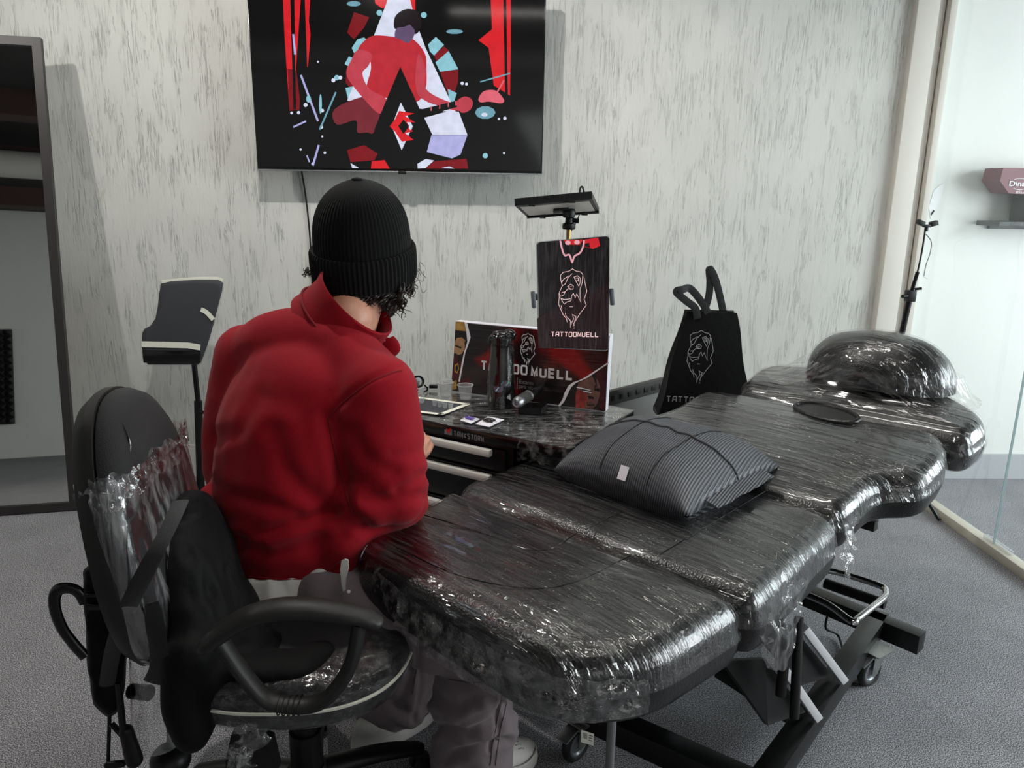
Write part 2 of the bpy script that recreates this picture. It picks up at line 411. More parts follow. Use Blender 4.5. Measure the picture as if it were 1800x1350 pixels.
def glass_mat(name, tint=(.9, .95, .95), rough=.0, fac=.06):
    m, N, L, P = new_mat(name); N.remove(P); out = N['Material Output']
    fr = N.new('ShaderNodeFresnel'); fr.inputs['IOR'].default_value = 1.45
    gl = N.new('ShaderNodeBsdfGlossy'); gl.inputs['Roughness'].default_value = rough
    tr = N.new('ShaderNodeBsdfTransparent'); tr.inputs[0].default_value = (*tint, 1)
    s = ntex(N, L, coords(N, L), 1.3, 3)
    df = N.new('ShaderNodeBsdfDiffuse'); df.inputs[0].default_value = (.8, .83, .85, 1)
    gb = N.new('ShaderNodeNewGeometry'); inv = N.new('ShaderNodeMath'); inv.operation = 'SUBTRACT'; inv.inputs[0].default_value = 1; L.new(gb.outputs['Backfacing'], inv.inputs[1])
    ff_ = N.new('ShaderNodeMath'); ff_.operation = 'MULTIPLY'; L.new(fr.outputs[0], ff_.inputs[0]); L.new(inv.outputs[0], ff_.inputs[1])
    mx = N.new('ShaderNodeMixShader'); L.new(ff_.outputs[0], mx.inputs[0]); L.new(tr.outputs[0], mx.inputs[1]); L.new(gl.outputs[0], mx.inputs[2])
    m2 = N.new('ShaderNodeMixShader'); mm = N.new('ShaderNodeMath'); mm.operation = 'MULTIPLY'; mm.inputs[1].default_value = fac
    L.new(s, mm.inputs[0]); L.new(mm.outputs[0], m2.inputs[0]); L.new(mx.outputs[0], m2.inputs[1]); L.new(df.outputs[0], m2.inputs[2])
    L.new(m2.outputs[0], out.inputs['Surface']); return m
M = {}
M['stucco'] = stucco(); M['carpet'] = carpet()
M['white_wall'] = mat('smooth_white_wall', (.86, .865, .845), .6, var=.02, vscale=2, bscale=3, bdist=.002)
M['beige_trim'] = mat('cream_pillar_paint', (.80, .785, .75), .6, var=.02, vscale=3)
M['skirting'] = mat('skirting_paint', (.80, .79, .77), .5, var=.02)
M['skirting_grey'] = mat('skirting_grey_paint', (.66, .67, .68), .5, var=.02)
M['rail'] = mat('cream_rail_metal', (.74, .72, .66), .4, var=.03)
M['ceiling'] = mat('dark_ceiling', (.20, .19, .19), .8, var=.15, vscale=3)
M['beam'] = mat('brown_ceiling_beam', (.30, .22, .21), .7, var=.1)
M['black_plastic'] = mat('black_plastic', (.05, .05, .05), .42, spec=.3, bscale=500, bdist=.0002)
M['black_gloss'] = mat('black_gloss_plastic', (.05, .05, .05), .16)
M['black_metal'] = mat('black_painted_steel', (.035, .035, .037), .33, metal=.2, var=.1)
M['dark_frame'] = mat('dark_frame_metal', (.15, .135, .135), .45, var=.05)
M['chrome'] = mat('chrome', (.78, .78, .78), .12, metal=1)
M['steel'] = mat('satin_steel', (.62, .63, .64), .35, metal=.9, var=.06)
M['grey_rod'] = mat('grey_steel_rod', (.42, .42, .43), .45, metal=.3)
M['zinc'] = mat('zinc_plate', (.62, .63, .62), .3, metal=.8, var=.15, vscale=40)
M['rubber'] = mat('black_rubber', (.075, .075, .075), .7)
M['grey_wheel'] = mat('grey_wheel_core', (.50, .51, .53), .3, metal=.3)
M['leather'] = leather('black_leather')
M['arm_plastic'] = mat('armrest_plastic', (.115, .112, .108), .48, spec=.35, bscale=300, bdist=.0003, var=.1, vscale=9)
M['chair_fabric'] = cloth('chair_fabric', (.12, .12, .125), .7, 420, .0010, sheen=.05)
M['wrap_bed'] = wrap_mat('stretch_film_bed', (70, 3.2, 10), (0, 0, .06), dist=.0085, veil=.10, rough=.035, base=.01, lowf=.35, fmul=.9, fine=.0042)
M['wrap_back'] = wrap_mat('stretch_film_backrest', (55, 2.6, 10), (0, 0, .15), dist=.0055, veil=.2, rough=.08, base=.02, lowf=.5, fmul=1.15, fine=.0030)
M['wrap_crumple'] = wrap_mat('crumpled_film', (14, 14, 14), dist=.004, veil=.25, rough=.08, crumple=.006, base=.06)
M['wrap_chair'] = wrap_mat('stretch_film_chair', (30, 12, 3), dist=.003, veil=.35, rough=.12, base=.16)
M['wrap_dark'] = wrap_mat('stretch_film_side', (30, 30, 6), dist=.004, veil=.25, rough=.10, crumple=.003)
M['red'] = cloth('red_fleece', (.52, .030, .092), .8, 700, .0005, .05, .06, 0, spec=.12)
M['red_seam'] = cloth('red_seam', (.45, .03, .08), .85, 700, .0005, .05, .1)
M['white_shirt'] = cloth('white_cotton', (.74, .73, .71), .85, 500, .0004, .04, .1, .002)
M['pants'] = cloth('charcoal_cargo_cotton', (.42, .38, .39), .85, 500, .0005, .10, .12, .003)
M['black_cloth'] = cloth('black_nylon', (.028, .028, .03), .65, 500, .0005, .15, .02, .004, .12)
M['black_strap'] = cloth('black_webbing', (.10, .10, .105), .7, 400, .0006, .1, .2)
M['knit'] = cloth('black_knit', (.060, .060, .062), .9, 500, .0010, .1, .05, 0, .1)
M['hair'] = mat('dark_brown_hair', (.12, .085, .07), .45, var=.2, vscale=60)
M['skin'] = mat('skin', (.72, .52, .43), .5, var=.06, vscale=20, bscale=200, bdist=.0003)
M['shoe_white'] = mat('white_shoe_mesh', (.80, .79, .77), .7, bscale=260, bdist=.0012, var=.03)
M['shoe_sole'] = mat('white_rubber_sole', (.78, .77, .75), .5, var=.03)
M['white_ink'] = mat('white_print', (.86, .84, .85), .5)
M['grey_ink'] = mat('grey_print', (.55, .55, .56), .5)
M['tape'] = mat('white_masking_tape', (.87, .87, .82), .6, bscale=80, bdist=.0006, var=.03)
M['glass'] = glass_mat('partition_glass', (.93, .965, .965), 0, .07)
M['glass_edge'] = mat('glass_edge_green', (.52, .60, .60), .25)
M['cup'] = glass_mat('clear_cup_plastic', (.93, .93, .93), .05, .30)
M['brass'] = mat('brass_rod', (.62, .50, .30), .35, metal=.8)
M['maroon'] = mat('maroon_card', (.45, .27, .31), .55)
M['grey_card'] = mat('dark_grey_card', (.30, .31, .31), .5)
M['paper'] = mat('white_paper', (.84, .83, .86), .7)
M['grey_pad'] = mat('charcoal_neoprene', (.20, .205, .22), .75, bscale=400, bdist=.0003)
M['slate_table'] = mat('slate_table_mat', (.20, .21, .23), .7)
M['grey_cabinet'] = mat('grey_cabinet_paint', (.40, .40, .39), .5, var=.04)
M['window_frame'] = mat('white_window_frame', (.85, .85, .85), .4)
# ------------------------------------------------------------------ setting
WY = 3.66
def slab_box(name, a, b, m, smooth=False):
    a, b = Vector(a), Vector(b); g = G().box((a+b)/2, (b-a)); o = g.obj(name, m, smooth=False); return struct(o)
slab_box('floor', (-4.2, -3.4, -.08), (4.6, 3.86, 0), M['carpet'])
slab_box('ceiling', (-4.2, -3.4, 2.9), (4.6, 3.86, 3.0), M['ceiling'])
slab_box('wall_back', (-4.2, WY, 0), (1.88, WY+.15, 2.9), M['stucco'])
slab_box('wall_back_right', (1.88, WY, 0), (4.6, WY+.15, 2.9), M['white_wall'])
slab_box('wall_left', (-4.3, -3.4, 0), (-4.2, 3.86, 2.9), M['white_wall'])
slab_box('wall_front', (-4.2, -3.5, 0), (4.6, -3.4, 2.9), M['white_wall'])
g = G()
for a, b in (((4.6, -3.4, 0), (4.7, 3.86, .55)), ((4.6, -3.4, 2.55), (4.7, 3.86, 2.9)), ((4.6, -3.4, .55), (4.7, -.6, 2.55)), ((4.6, 3.0, .55), (4.7, 3.86, 2.55))):
    a, b = Vector(a), Vector(b); g.box((a+b)/2, b-a)
struct(g.obj('wall_right', M['white_wall'], smooth=False))
wf = G()
for y in (-.6, .6, 1.8, 3.0): wf.box((4.62, y, 1.55), (.06, .06, 2.0))
for z in (.55, 2.55): wf.box((4.62, 1.2, z), (.06, 3.6, .06))
struct(wf.obj('window_1', M['window_frame'], smooth=False))
slab_box('baseboard_back', (-4.2, WY-.018, 0), (1.86, WY, .16), M['skirting'])
slab_box('baseboard_back_right', (2.1, WY-.018, 0), (4.6, WY, .13), M['skirting_grey'])
# cream pillar strip between the textured wall and the glass bay: flat face, groove, aluminium channel
g = G(); g.box((1.93, WY-.02, 1.45), (.10, .05, 2.9), bev=.006); g.box((1.999, WY-.012, 1.45), (.028, .034, 2.9), bev=.003)
g.box((2.035, WY-.03, 1.45), (.03, .06, 2.9), bev=.003)
struct(g.obj('trim_1', M['beige_trim']))
# glass partition on a cream floor rail
RX = 2.06
part = empty('glass_partition', (RX, 2.0, 0), 'clear frameless glass partition on a cream floor rail at the right', 'partition')
g = G(); g.box((0, .12, .021), (.05, 3.0, .042), bev=.004); g.obj('floor_rail', M['rail'], part)
for i, (y0, y1) in enumerate(((.80, 1.655), (-.10, .795), (-.9, -.105))):
    p = G().box((0, (y0+y1)/2, 1.46), (.010, y1-y0, 2.84)).obj('glass_pane', M['glass'], part, smooth=False)
    e = G()
    e.box((0, y0+.0006, 1.46), (.0104, .0016, 2.84)); e.obj('glass_edge', M['glass_edge'], p, smooth=False)
g = G(); g.box((-.0, .775, .052), (.024, .16, .02), bev=.003); g.obj('glass_clip', M['cup'], part)
# room behind the camera, seen in the mirror
g = G()
for y in (-2.4, -1.0, .4, 1.8): g.box((0.2, y, 2.80), (8.8, .16, .2))
struct(g.obj('trim_2', M['beam'], smooth=False))
foam = G(); foam.box((0, 0, 0), (1.1, .03, 1.1))
for i in range(14):
    for j in range(14):
        x = -.55+.0786*(i+.5); z = -.55+.0786*(j+.5); w = .039
        foam.add([(x-w, .015, z-w), (x+w, .015, z-w), (x+w, .015, z+w), (x-w, .015, z+w), (x, .07, z)], [(0, 1, 4), (1, 2, 4), (2, 3, 4), (3, 0, 4)])
fo = foam.obj('acoustic_foam_panel', M['rubber'], smooth=False); fo.location = (-3.62, -3.382, .95)
tag(fo, 'black pyramid acoustic foam panel on the far wall, reflected in the mirror', 'acoustic panel')
pipe = G().sweep([(-4.1, -.3, 2.55), (4.5, -.3, 2.55)], .11, 20).obj('ceiling_duct', M['skirting']); tag(pipe, 'pale round ventilation duct under the dark ceiling', 'duct')
def panel_light(loc, sx, sy, strength, label):
    t = empty('ceiling_light', loc, label, 'ceiling light')
    g = G()
    for dx, dy, w, d in ((0, sy/2, sx+.04, .03), (0, -sy/2, sx+.04, .03), (sx/2, 0, .03, sy), (-sx/2, 0, .03, sy)):
        g.box((dx, dy, 0), (w, d, .05))
    g.box((0, 0, .03), (sx, sy, .02)); g.obj('housing', M['dark_frame'], t, smooth=False)
    G().box((0, 0, 0), (sx-.04, sy-.04, .012)).obj('diffuser', emis('lamp_diffuser', (1, .985, .96), strength), t, smooth=False)
    return t
panel_light((.75, 2.35, 2.68), 1.3, .12, 34, 'long slim ceiling light over the treatment bed')
panel_light((-.35, 2.95, 2.68), 1.3, .09, 13, 'unseen slim light strip added for glints on the bed film, left')  # this strip and the next are added out of view to spark film glints
panel_light((1.35, 2.95, 2.68), 1.3, .09, 13, 'unseen slim light strip added for glints on the bed film, right')
panel_light((.35, .9, 2.68), 1.3, .16, 18, 'long ceiling light just in front of the bed')
panel_light((-2.6, -.6, 2.68), 1.2, .3, 2, 'ceiling light at the left rear of the room')
panel_light((1.5, -1.6, 2.68), 1.2, .3, 5, 'ceiling light behind the viewer')
panel_light((3.3, 1.9, 2.68), 1.2, .3, 5, 'ceiling light beyond the glass partition')
for x, y in ((-.62, 2.15), (-2.2, 2.2)):
    t = empty('ceiling_spotlight', (x, y, 2.78), 'small black ceiling spotlight aimed at the %s' % ('television wall' if x > -2 else 'leaning mirror'), 'spotlight')
    G().lathe([(.0, .12), (.05, .12), (.05, .01), (.045, .0)], n=24).obj('housing', M['black_metal'], t)
# ------------------------------------------------------------------ mirror
Mb, Mt = atz(147, 893, 0), None
B0 = Vector((-1.80, 3.245, 0)); Ld = Vector((-.96, -.19, 0)).normalized()
Bn = Vector((Ld.y, -Ld.x, 0))      # towards wall?
Bn = Bn if Bn.y > 0 else -Bn
th = math.radians(7.9); Hm = 2.0
Ud = Vector((0, 0, math.cos(th)))+Bn*math.sin(th)
Nn = Ld.cross(Ud).normalized(); Nn = Nn if Nn.y < 0 else -Nn
mir = empty('floor_mirror', B0, 'tall dark-framed floor mirror leaning against the wall at the left', 'mirror')
Wm = .62; fw = .035
def mp(u, v, w=0): return Ld*u+Ud*v+Nn*w
g = G()
for (u0, u1, v0, v1) in ((0, fw, 0, Hm), (Wm-fw, Wm, 0, Hm), (fw, Wm-fw, 0, fw), (fw, Wm-fw, Hm-fw, Hm)):
    g.prism([mp(u0, v0, -.0), mp(u1, v0), mp(u1, v1), mp(u0, v1)], Nn*.03)
g.prism([mp(.005, .005, -.002), mp(Wm-.005, .005, -.002), mp(Wm-.005, Hm-.005, -.002), mp(.005, Hm-.005, -.002)], Nn*.008)
g.obj('frame', M['dark_frame'], mir, smooth=False)
mm = mat('mirror_silver', (.86, .87, .86), .015, metal=1)
G().prism([mp(fw-.002, fw-.002, .012), mp(Wm-fw+.002, fw-.002, .012), mp(Wm-fw+.002, Hm-fw+.002, .012), mp(fw-.002, Hm-fw+.002, .012)], Nn*.003).obj('mirror_glass', mm, mir, smooth=False)
# ------------------------------------------------------------------ television
TY = 3.50
tv = empty('television', (-.375, WY, 1.8), 'wall-mounted flat television showing a red-shirted guitarist', 'television')
c0, c1 = at(452, 297, TY), at(953, 307, TY)
x0, x1 = c0.x, c1.x; z0 = (c0.z+c1.z)/2; z1 = z0+.735
def L3(p): return Vector(p)-tv.location
g = G(); g.box(L3(((x0+x1)/2, TY+.022, (z0+z1)/2)), (x1-x0, .035, z1-z0), bev=.004); g.obj('casing', M['black_gloss'], tv)
G().box(L3(((x0+x1)/2, TY+.008, z0-.001)), (x1-x0, .02, .006), bev=.001).obj('bottom_bezel', M['steel'], tv)
G().box(L3(((x0+x1)/2, (TY+.04+WY)/2, (z0+z1)/2)), (.5, WY-TY-.04, .35)).obj('wall_bracket', M['black_metal'], tv, smooth=False)
G().box(L3((at(707, 303, TY).x, TY-.002, z0-.004)), (.035, .012, .012), bev=.002).obj('sensor_bar', M['black_plastic'], tv)
SCM = [emis('screen_black', (.03, .03, .035), .6, .08), emis('screen_red', (.90, .13, .17), .72, .1), emis('screen_dark_red', (.45, .05, .09), 1.0, .1), emis('screen_white', (.90, .92, 1), .72, .1),
       emis('screen_cyan', (.60, .84, .90), .68, .1), emis('screen_skin', (.80, .27, .33), .72, .1), emis('screen_shirt', (.78, .17, .22), .72, .1), emis('screen_hair', (.07, .03, .06), 1.0, .1),
       emis('screen_lilac', (.72, .72, .92), .75, .1), emis('screen_maroon', (.42, .13, .17), 1.0, .1), emis('screen_guitar', (.80, .36, .42), 1.0, .1), emis('screen_blue', (.40, .58, .64), 1.0, .1), emis('screen_grey', (.35, .28, .40), 1, .1)]
BK, RD, DR, WH, CY, SK, SH, HR, LI, MR, GT, BL, GY = range(13)
scr = G(); lay = [0]
def sp(i, pts):
    lay[0] += 1; scr.mi = i
    if i in (SH, SK, HR, MR, GT, GY) and len(pts) > 4: pts = [(q.x, q.y) for q in smooth_pts([Vector((a, b, 0)) for a, b in pts], 4, True)]
    y = TY+.0035-.00006*lay[0]
    v = []
    for a, b in pts:
        p = at(430+a/3.3333, b/3.3333, TY); p.y = y; v.append(L3(p))
    scr.add(v, [tuple(range(len(v)))])
def sblob(i, a, b, r, ry=None, n=10):
    ry = ry or r; sp(i, [(a+r*math.cos(2*PI*k/n), b+ry*math.sin(2*PI*k/n)) for k in range(n)])
scr.mi = BK; y = TY+.0036
scr.add([L3((x0+.006, y, z0+.012)), L3((x1-.006, y, z0+.012)), L3((x1-.006, y, z1-.006)), L3((x0+.006, y, z1-.006))], [(0, 1, 2, 3)])
sp(RD, [(222, -40), (385, -40), (375, 120), (385, 200), (370, 390), (330, 420), (300, 640), (262, 640), (245, 400), (232, 200)])
sp(DR, [(250, 400), (330, 420), (320, 640), (262, 650)]); sp(BK, [(265, -40), (290, -40), (300, 640), (285, 640)])
sp(BK, [(330, -40), (350, -40), (375, 640), (330, 640), (300, 400)])
sp(RD, [(1440, -40), (1560, -40), (1560, 260), (1555, 560), (1460, 500), (1430, 280), (1370, 235), (1450, 170)])
sp(BK, [(1515, -40), (1532, -40), (1545, 660), (1528, 660)]); sp(DR, [(600, 190), (640, 70), (730, 100), (700, 160), (640, 230)])
sp(RD, [(757, -40), (1000, -40), (1000, 60), (800, 45), (765, 20)])
for i, pts in ((CY, [(627, 280), (660, 230), (700, 218), (720, 240), (670, 300), (640, 310)]), (CY, [(1075, 260), (1120, 215), (1168, 262), (1110, 325), (1085, 300)]), (DR, [(1110, 325), (1168, 270), (1200, 300), (1125, 360)]),
               (CY, [(1118, 365), (1195, 298), (1252, 405), (1145, 420)]), (DR, [(1145, 420), (1252, 408), (1250, 480), (1225, 560), (1190, 545)]), (CY, [(1190, 520), (1243, 545), (1225, 600), (1200, 590)]),
               (CY, [(585, 375), (610, 330), (650, 345), (620, 395)]), (DR, [(590, 480), (600, 395), (680, 480), (620, 520)]), (CY, [(590, 515), (660, 500), (640, 560), (605, 580)])):
    sp(i, pts)
sp(WH, [(845, -40), (960, -40), (1000, 120), (1060, 280), (1210, 600), (1240, 660), (600, 590), (760, 200), (830, 20)])
sp(BK, [(1000, 80), (1030, 165), (1050, 140), (1060, 100), (1030, 60)])
sp(MR, [(525, 640), (700, 565), (800, 600), (760, 770), (715, 775), (660, 775), (650, 705), (540, 730)])
sp(SH, [(665, 290), (700, 240), (760, 207), (880, 215), (980, 225), (1055, 310), (1065, 400), (1060, 520), (1000, 600), (840, 575), (715, 540), (740, 400), (720, 310)])
sp(SK, [(665, 290), (745, 320), (725, 385), (690, 430), (730, 520), (830, 580), (810, 650), (770, 655), (640, 510), (595, 430), (620, 360)])
sp(SK, [(1015, 320), (1060, 400), (1062, 520), (1180, 590), (1260, 600), (1320, 570), (1335, 600), (1290, 650), (1150, 625), (1010, 545)])
sp(HR, [(875, 160), (880, 100), (920, 62), (970, 52), (1020, 75), (1035, 150), (1000, 200), (940, 160), (900, 170)])
sp(GY, [(890, 165), (940, 155), (985, 140), (995, 200), (960, 250), (910, 230), (880, 215)]); sp(HR, [(920, 100), (1000, 90), (1010, 190), (975, 150)])
sp(BK, [(1035, 640), (1240, 590), (1380, 560), (1385, 590), (1250, 625), (1045, 685)]); sp(GT, [(1370, 580), (1400, 535), (1470, 530), (1520, 585), (1500, 605), (1430, 595), (1385, 600)])
for q in (1090, 1140, 1190, 1235): sp(GT, [(q, 650-(q-1090)*.22), (q+6, 648-(q-1090)*.22), (q+6, 622-(q-1090)*.22), (q, 624-(q-1090)*.22)])
sp(SK, [(1240, 600), (1290, 565), (1335, 590), (1325, 640), (1270, 660)])
sp(WH, [(1052, 690), (1200, 650), (1255, 655), (1305, 790), (1100, 790)]); sp(LI, [(1095, 792), (1305, 792), (1265, 905), (1215, 928), (1065, 890), (1052, 860)])
sp(BK, [(912, 390), (990, 560), (1095, 790), (1040, 990), (830, 990), (760, 760), (820, 610)])
sp(WH, [(915, 600), (985, 740), (920, 880), (862, 740)]); sp(RD, [(905, 650), (995, 665), (940, 680), (1000, 718), (950, 715), (985, 770), (940, 780), (990, 820), (920, 830), (880, 770), (850, 740), (880, 700)])
sp(BK, [(900, 740), (930, 700), (965, 740), (930, 785)]); sblob(WH, 972, 742, 10, 20)
sp(WH, [(620, 955), (670, 985), (630, 985)]); sp(RD, [(745, 945), (820, 938), (850, 988), (740, 988)]); sp(WH, [(1012, 960), (1060, 932), (1110, 940), (1060, 985), (1015, 988)]); sp(DR, [(1110, 945), (1300, 930), (1310, 988), (1060, 988)]); sp(WH, [(1150, 985), (1200, 975), (1230, 988)])
sp(DR, [(600, 880), (700, 850), (780, 900), (760, 940), (620, 950)])
for a, b, r in ((790, 75, 18), (1050, 88, 18), (540, 455, 16), (560, 455, 12), (1275, 488, 10), (1300, 492, 9), (275, 662, 8), (316, 660, 10), (357, 615, 12), (455, 648, 11), (450, 745, 10), (520, 470, 12), (470, 895, 8), (1410, 912, 16), (1525, 693, 10), (1490, 697, 7), (430, 362, 6), (1520, 897, 7), (400, 960, 9), (328, 876, 7), (455, 800, 6)):
    sblob(WH if r < 14 else CY, a, b, r)
sblob(BL, 640, 22, 42, 16); sblob(BL, 1230, 185, 50, 14); sblob(BL, 1410, 660, 60, 38); sblob(WH, 1405, 672, 18, 12); sblob(CY, 445, 610, 8, 60)
for a, b, c, d, w, mi in ((330, 440, 430, 710, 6, LI), (285, 200, 296, 320, 6, LI), (285, 745, 360, 710, 5, LI), (400, 970, 435, 850, 6, LI), (440, 760, 535, 540, 5, BL), (1480, 540, 1520, 470, 5, GT), (1380, 480, 1555, 430, 4, BL), (365, 910, 380, 950, 4, LI)):
    n = Vector((-(d-b), c-a)).normalized()*w; sp(mi, [(a-n.x, b-n.y), (c-n.x, d-n.y), (c+n.x, d+n.y), (a+n.x, b+n.y)])
sblob(CY, 375, 580, 14, 22); sp(RD, [(1000, 495), (990, 530), (985, 500)])
so = scr.obj('screen', SCM, tv, smooth=False)
cab = G().sweep(smooth_pts([at(530, 300, WY-.01), at(538, 350, WY-.008), at(545, 420, WY-.008), at(549, 500, WY-.006), at(552, 700, WY-.006)], 6), .004, 8).obj('television_cable', M['black_plastic'])
tag(cab, 'thin black cable hanging down the wall below the television', 'cable')
# ------------------------------------------------------------------ treatment bed
BA = math.radians(43.0)                      # local x = along the bed (foot to head), local -y = towards the right side
BO = Vector((0, 1.5, 0))
bed = empty('treatment_bed', BO, 'black leather treatment bed wrapped in clear stretch film on a wheeled steel frame', 'treatment bed', rz=BA)
ZB, SB, KB = .64, .78, .20
def zb(s): return ZB+KB*max(0, s-SB)
def rounded(poly, r, k=6):
    """round the corners of a 2-D outline; r = radius or list per corner"""
    n = len(poly); out = []
    for i in range(n):
        p = Vector(poly[i]); a = Vector(poly[i-1]); b = Vector(poly[(i+1) % n]); rr = r[i] if isinstance(r, (list, tuple)) else r
        da = (a-p); db = (b-p); q = min(rr, da.length*.48, db.length*.48)
        s = p+da.normalized()*q; e = p+db.normalized()*q
        for j in range(k+1):
            t = j/k; out.append(s*(1-t)**2+p*2*t*(1-t)+e*t*t)
    return out
def resample(poly, step):
    out = []; n = len(poly)
    L = [0]
    for i in range(n): L.append(L[-1]+(poly[(i+1) % n]-poly[i]).length)
    m = max(12, int(L[-1]/step)); j = 0
    for i in range(m):
        d = L[-1]*i/m
        while L[j+1] < d: j += 1
        t = (d-L[j])/max(1e-9, L[j+1]-L[j]); out.append(poly[j].lerp(poly[(j+1) % n], t))
    return out
def cushion(g, outline, top, thick, r=.045, off=0.0, step=.012, ctr=None, crown=.012, bulge=.006, fx=None, inner=14, skirt=False):
    """padded slab from an outline (s,t); rounded edges, slight crown; off grows it outward"""
    pl = resample(outline, step); n = len(pl)
    ctr = Vector(ctr) if ctr else sum(pl, Vector((0, 0)))/n
    area = sum(pl[i].x*pl[(i+1) % n].y-pl[(i+1) % n].x*pl[i].y for i in range(n)); sg = 1 if area > 0 else -1
    nor = []
    for i in range(n):
        d = (pl[(i+3) % n]-pl[i-3]).normalized(); nor.append(Vector((d.y, -d.x))*sg)
    rings = []
    def ring(ins, zd, sc=1.0, side=0):
        R = []
        for p, q in zip(pl, nor):
            w = p-q*(ins-off); w = ctr+(w-ctr)*sc
            dep = 1-sc
            z = top(w.x)+off-zd+crown*(1-(sc**3)) if zd < thick-.001 or sc < 1 else top(w.x)-zd-off
            v = Vector((w.x, -w.y, z))
            if fx: v = fx(v, w)
            R.append(v)
        rings.append(R)
    def under(ins, zd, sc=1):
        R = []
        for p, q in zip(pl, nor):
            w = p-q*(ins-off); w = ctr+(w-ctr)*sc; R.append(Vector((w.x, -w.y, top(w.x)-zd-off)))
        rings.append(R)
    if not skirt: under(.03, thick, .5); under(.03, thick, .97)
    for a in (() if skirt else (0, 30, 60, 90)):
        c = math.radians(a); under(.018*(1-math.sin(c))+0, thick-.018*(1-math.cos(c)))
    for k in range(1, 5):
        t = k/5; z = (thick-.018)*(1-t)+r*t
        if skirt and t < .5: continue
        ring(-bulge*math.sin(PI*t), z)
    for a in range(0, 91, 10):
        c = math.radians(a); ring(r*(1-math.cos(c)), r*(1-math.sin(c)))
    for k in range(1, inner+1):
        sc = 1-(k/(inner+1)); ring(r, 0, sc)
    K = len(rings); v = [p for R in rings for p in R]; f = []
    for i in range(K-1):
        for j in range(n):
            f.append((i*n+j, i*n+(j+1) % n, (i+1)*n+(j+1) % n, (i+1)*n+j))
    if not skirt: f.append(tuple(range(n-1, -1, -1)))
    f.append(tuple((K-1)*n+j for j in range(n)))
    g.add(v, f); return g
def nz(p, s): return noise.noise(Vector(p)*s)
def wr(amp, sx=45, sy=3, st=0):
    def fn(v, w):
        d = amp*noise.noise(Vector((v.x*sx, v.y*sy, st)))+amp*.5*noise.noise(Vector((v.x*sx*2.3, v.y*sy*2, st+5)))
        return v+Vector((0, 0, d))
    return fn
leg_o = rounded([(-.17, -.27), (.215, -.36), (.228, .0), (.255, .475), (-.05, .455), (-.175, .33)], [.10, .05, .03, .05, .12, .10])
seat_o = rounded([(.235, -.362), (.745, -.405), (.775, .0), (.80, .44), (.265, .485), (.25, .1)], [.04, .04, .03, .09, .05, .03])
back_o = rounded([(.76, -.405), (1.0, -.33), (1.10, -.275), (1.30, -.275), (1.335, .0), (1.345, .48), (1.22, .535), (1.06, .53), (1.0, .435), (.80, .425), (.79, .0)], [.04, .15, .08, .08, .05, .07, .06, .05, .08, .06, .03])
top0 = lambda s: ZB
topb = zb
leg_r, seat_r, back_r = .055, .05, .045
for nm, ol, tp, th_, r, wm in (('leg_cushion', leg_o, top0, .135, .055, 'wrap_bed'), ('seat_cushion', seat_o, top0, .135, .05, 'wrap_bed'), ('back_cushion', back_o, topb, .12, .045, 'wrap_back')):
    c = cushion(G(), ol, tp, th_, r, 0, ctr=(1.1, .1) if nm[0] == 'b' else None).obj(nm, M['leather'], bed)
    w = cushion(G(), ol, tp, th_*.93, r+.004, .005, step=.008, ctr=(1.1, .1) if nm[0] == 'b' else None, fx=wr(.0007, 22, 2), inner=40, skirt=True).obj('plastic_wrap', M[wm], c)
# piping / seams on the cushions
sm = G()
def seam(pts, tp, r=.0014, lift=.0055):
    sm.sweep(smooth_pts([Vector((s, -t, tp(s)+lift+.006)) for s, t in pts], 5), r, 6)
seam([(.02, -.29), (.06, -.1), (.09, .07), (.215, .07)], top0); seam([(-.12, -.15), (-.1, .05), (0, .2), (.22, .22)], top0)
seam([(.25, .07), (.5, .06), (.76, .05)], top0); seam([(.27, .26), (.5, .25), (.77, .24)], top0)
sm.obj('seam', M['black_gloss'], bed)
# film stretched across the gaps between the cushions
for (sa, ta, tb, tp, dz) in ((.232, -.33, .46, top0, .018), (.785, -.36, .41, top0, .016)):
    R = []
    for i in range(70):
        t = ta+(tb-ta)*i/69; row = []
        for j in range(9):
            u = (j-4)/4; s = sa+.05*t+u*.05
            z = ZB-.002-dz*(1-u*u)+.003*noise.noise(Vector((s*40, t*9, 3)))
            row.append(Vector((s, -t, z)))
        R.append(row)
    G().loft(R, open_=True).obj('film_bridge', M['wrap_bed'], bed)
# crumpled film hanging at the right side by the gap and along the foot edge
def crumple_strip(pa, pb, w, name, par, m, seed=0, n=60, amp=.012, local=True):
    R = []
    for i in range(n):
        t = i/(n-1); a = Vector(pa[0]).lerp(Vector(pb[0]), t) if len(pa) == 1 else None
        row = []
        c = smooth_pts(pa, 10); d = smooth_pts(pb, 10); ii = t*(len(c)-1); k = min(int(ii), len(c)-2); fr = ii-k
        A = c[k].lerp(c[k+1], fr); jj = t*(len(d)-1); k = min(int(jj), len(d)-2); B = d[k].lerp(d[k+1], jj-k)
        for j in range(14):
            u = j/13; p = A.lerp(B, u); q = p*w+Vector((seed, seed, 0))
            p = p+Vector((noise.noise(q), noise.noise(q+Vector((9, 0, 0))), noise.noise(q+Vector((0, 9, 0)))))*amp*(.3+.7*math.sin(PI*min(1, u*1.2+.05)))
            row.append(p)
        R.append(row)
    return G().loft(R, open_=True).obj(name, m, par, autosm=180)
def bl(s, t, z): return Vector((s, -t, z))
crumple_strip([bl(.26, .49, .63), bl(.34, .493, .635), bl(.42, .495, .63), bl(.50, .49, .60)], [bl(.33, .49, .46), bl(.37, .50, .44), bl(.40, .50, .43), bl(.43, .50, .47)], 40, 'hanging_film', bed, M['wrap_dark'], 3, amp=.02)
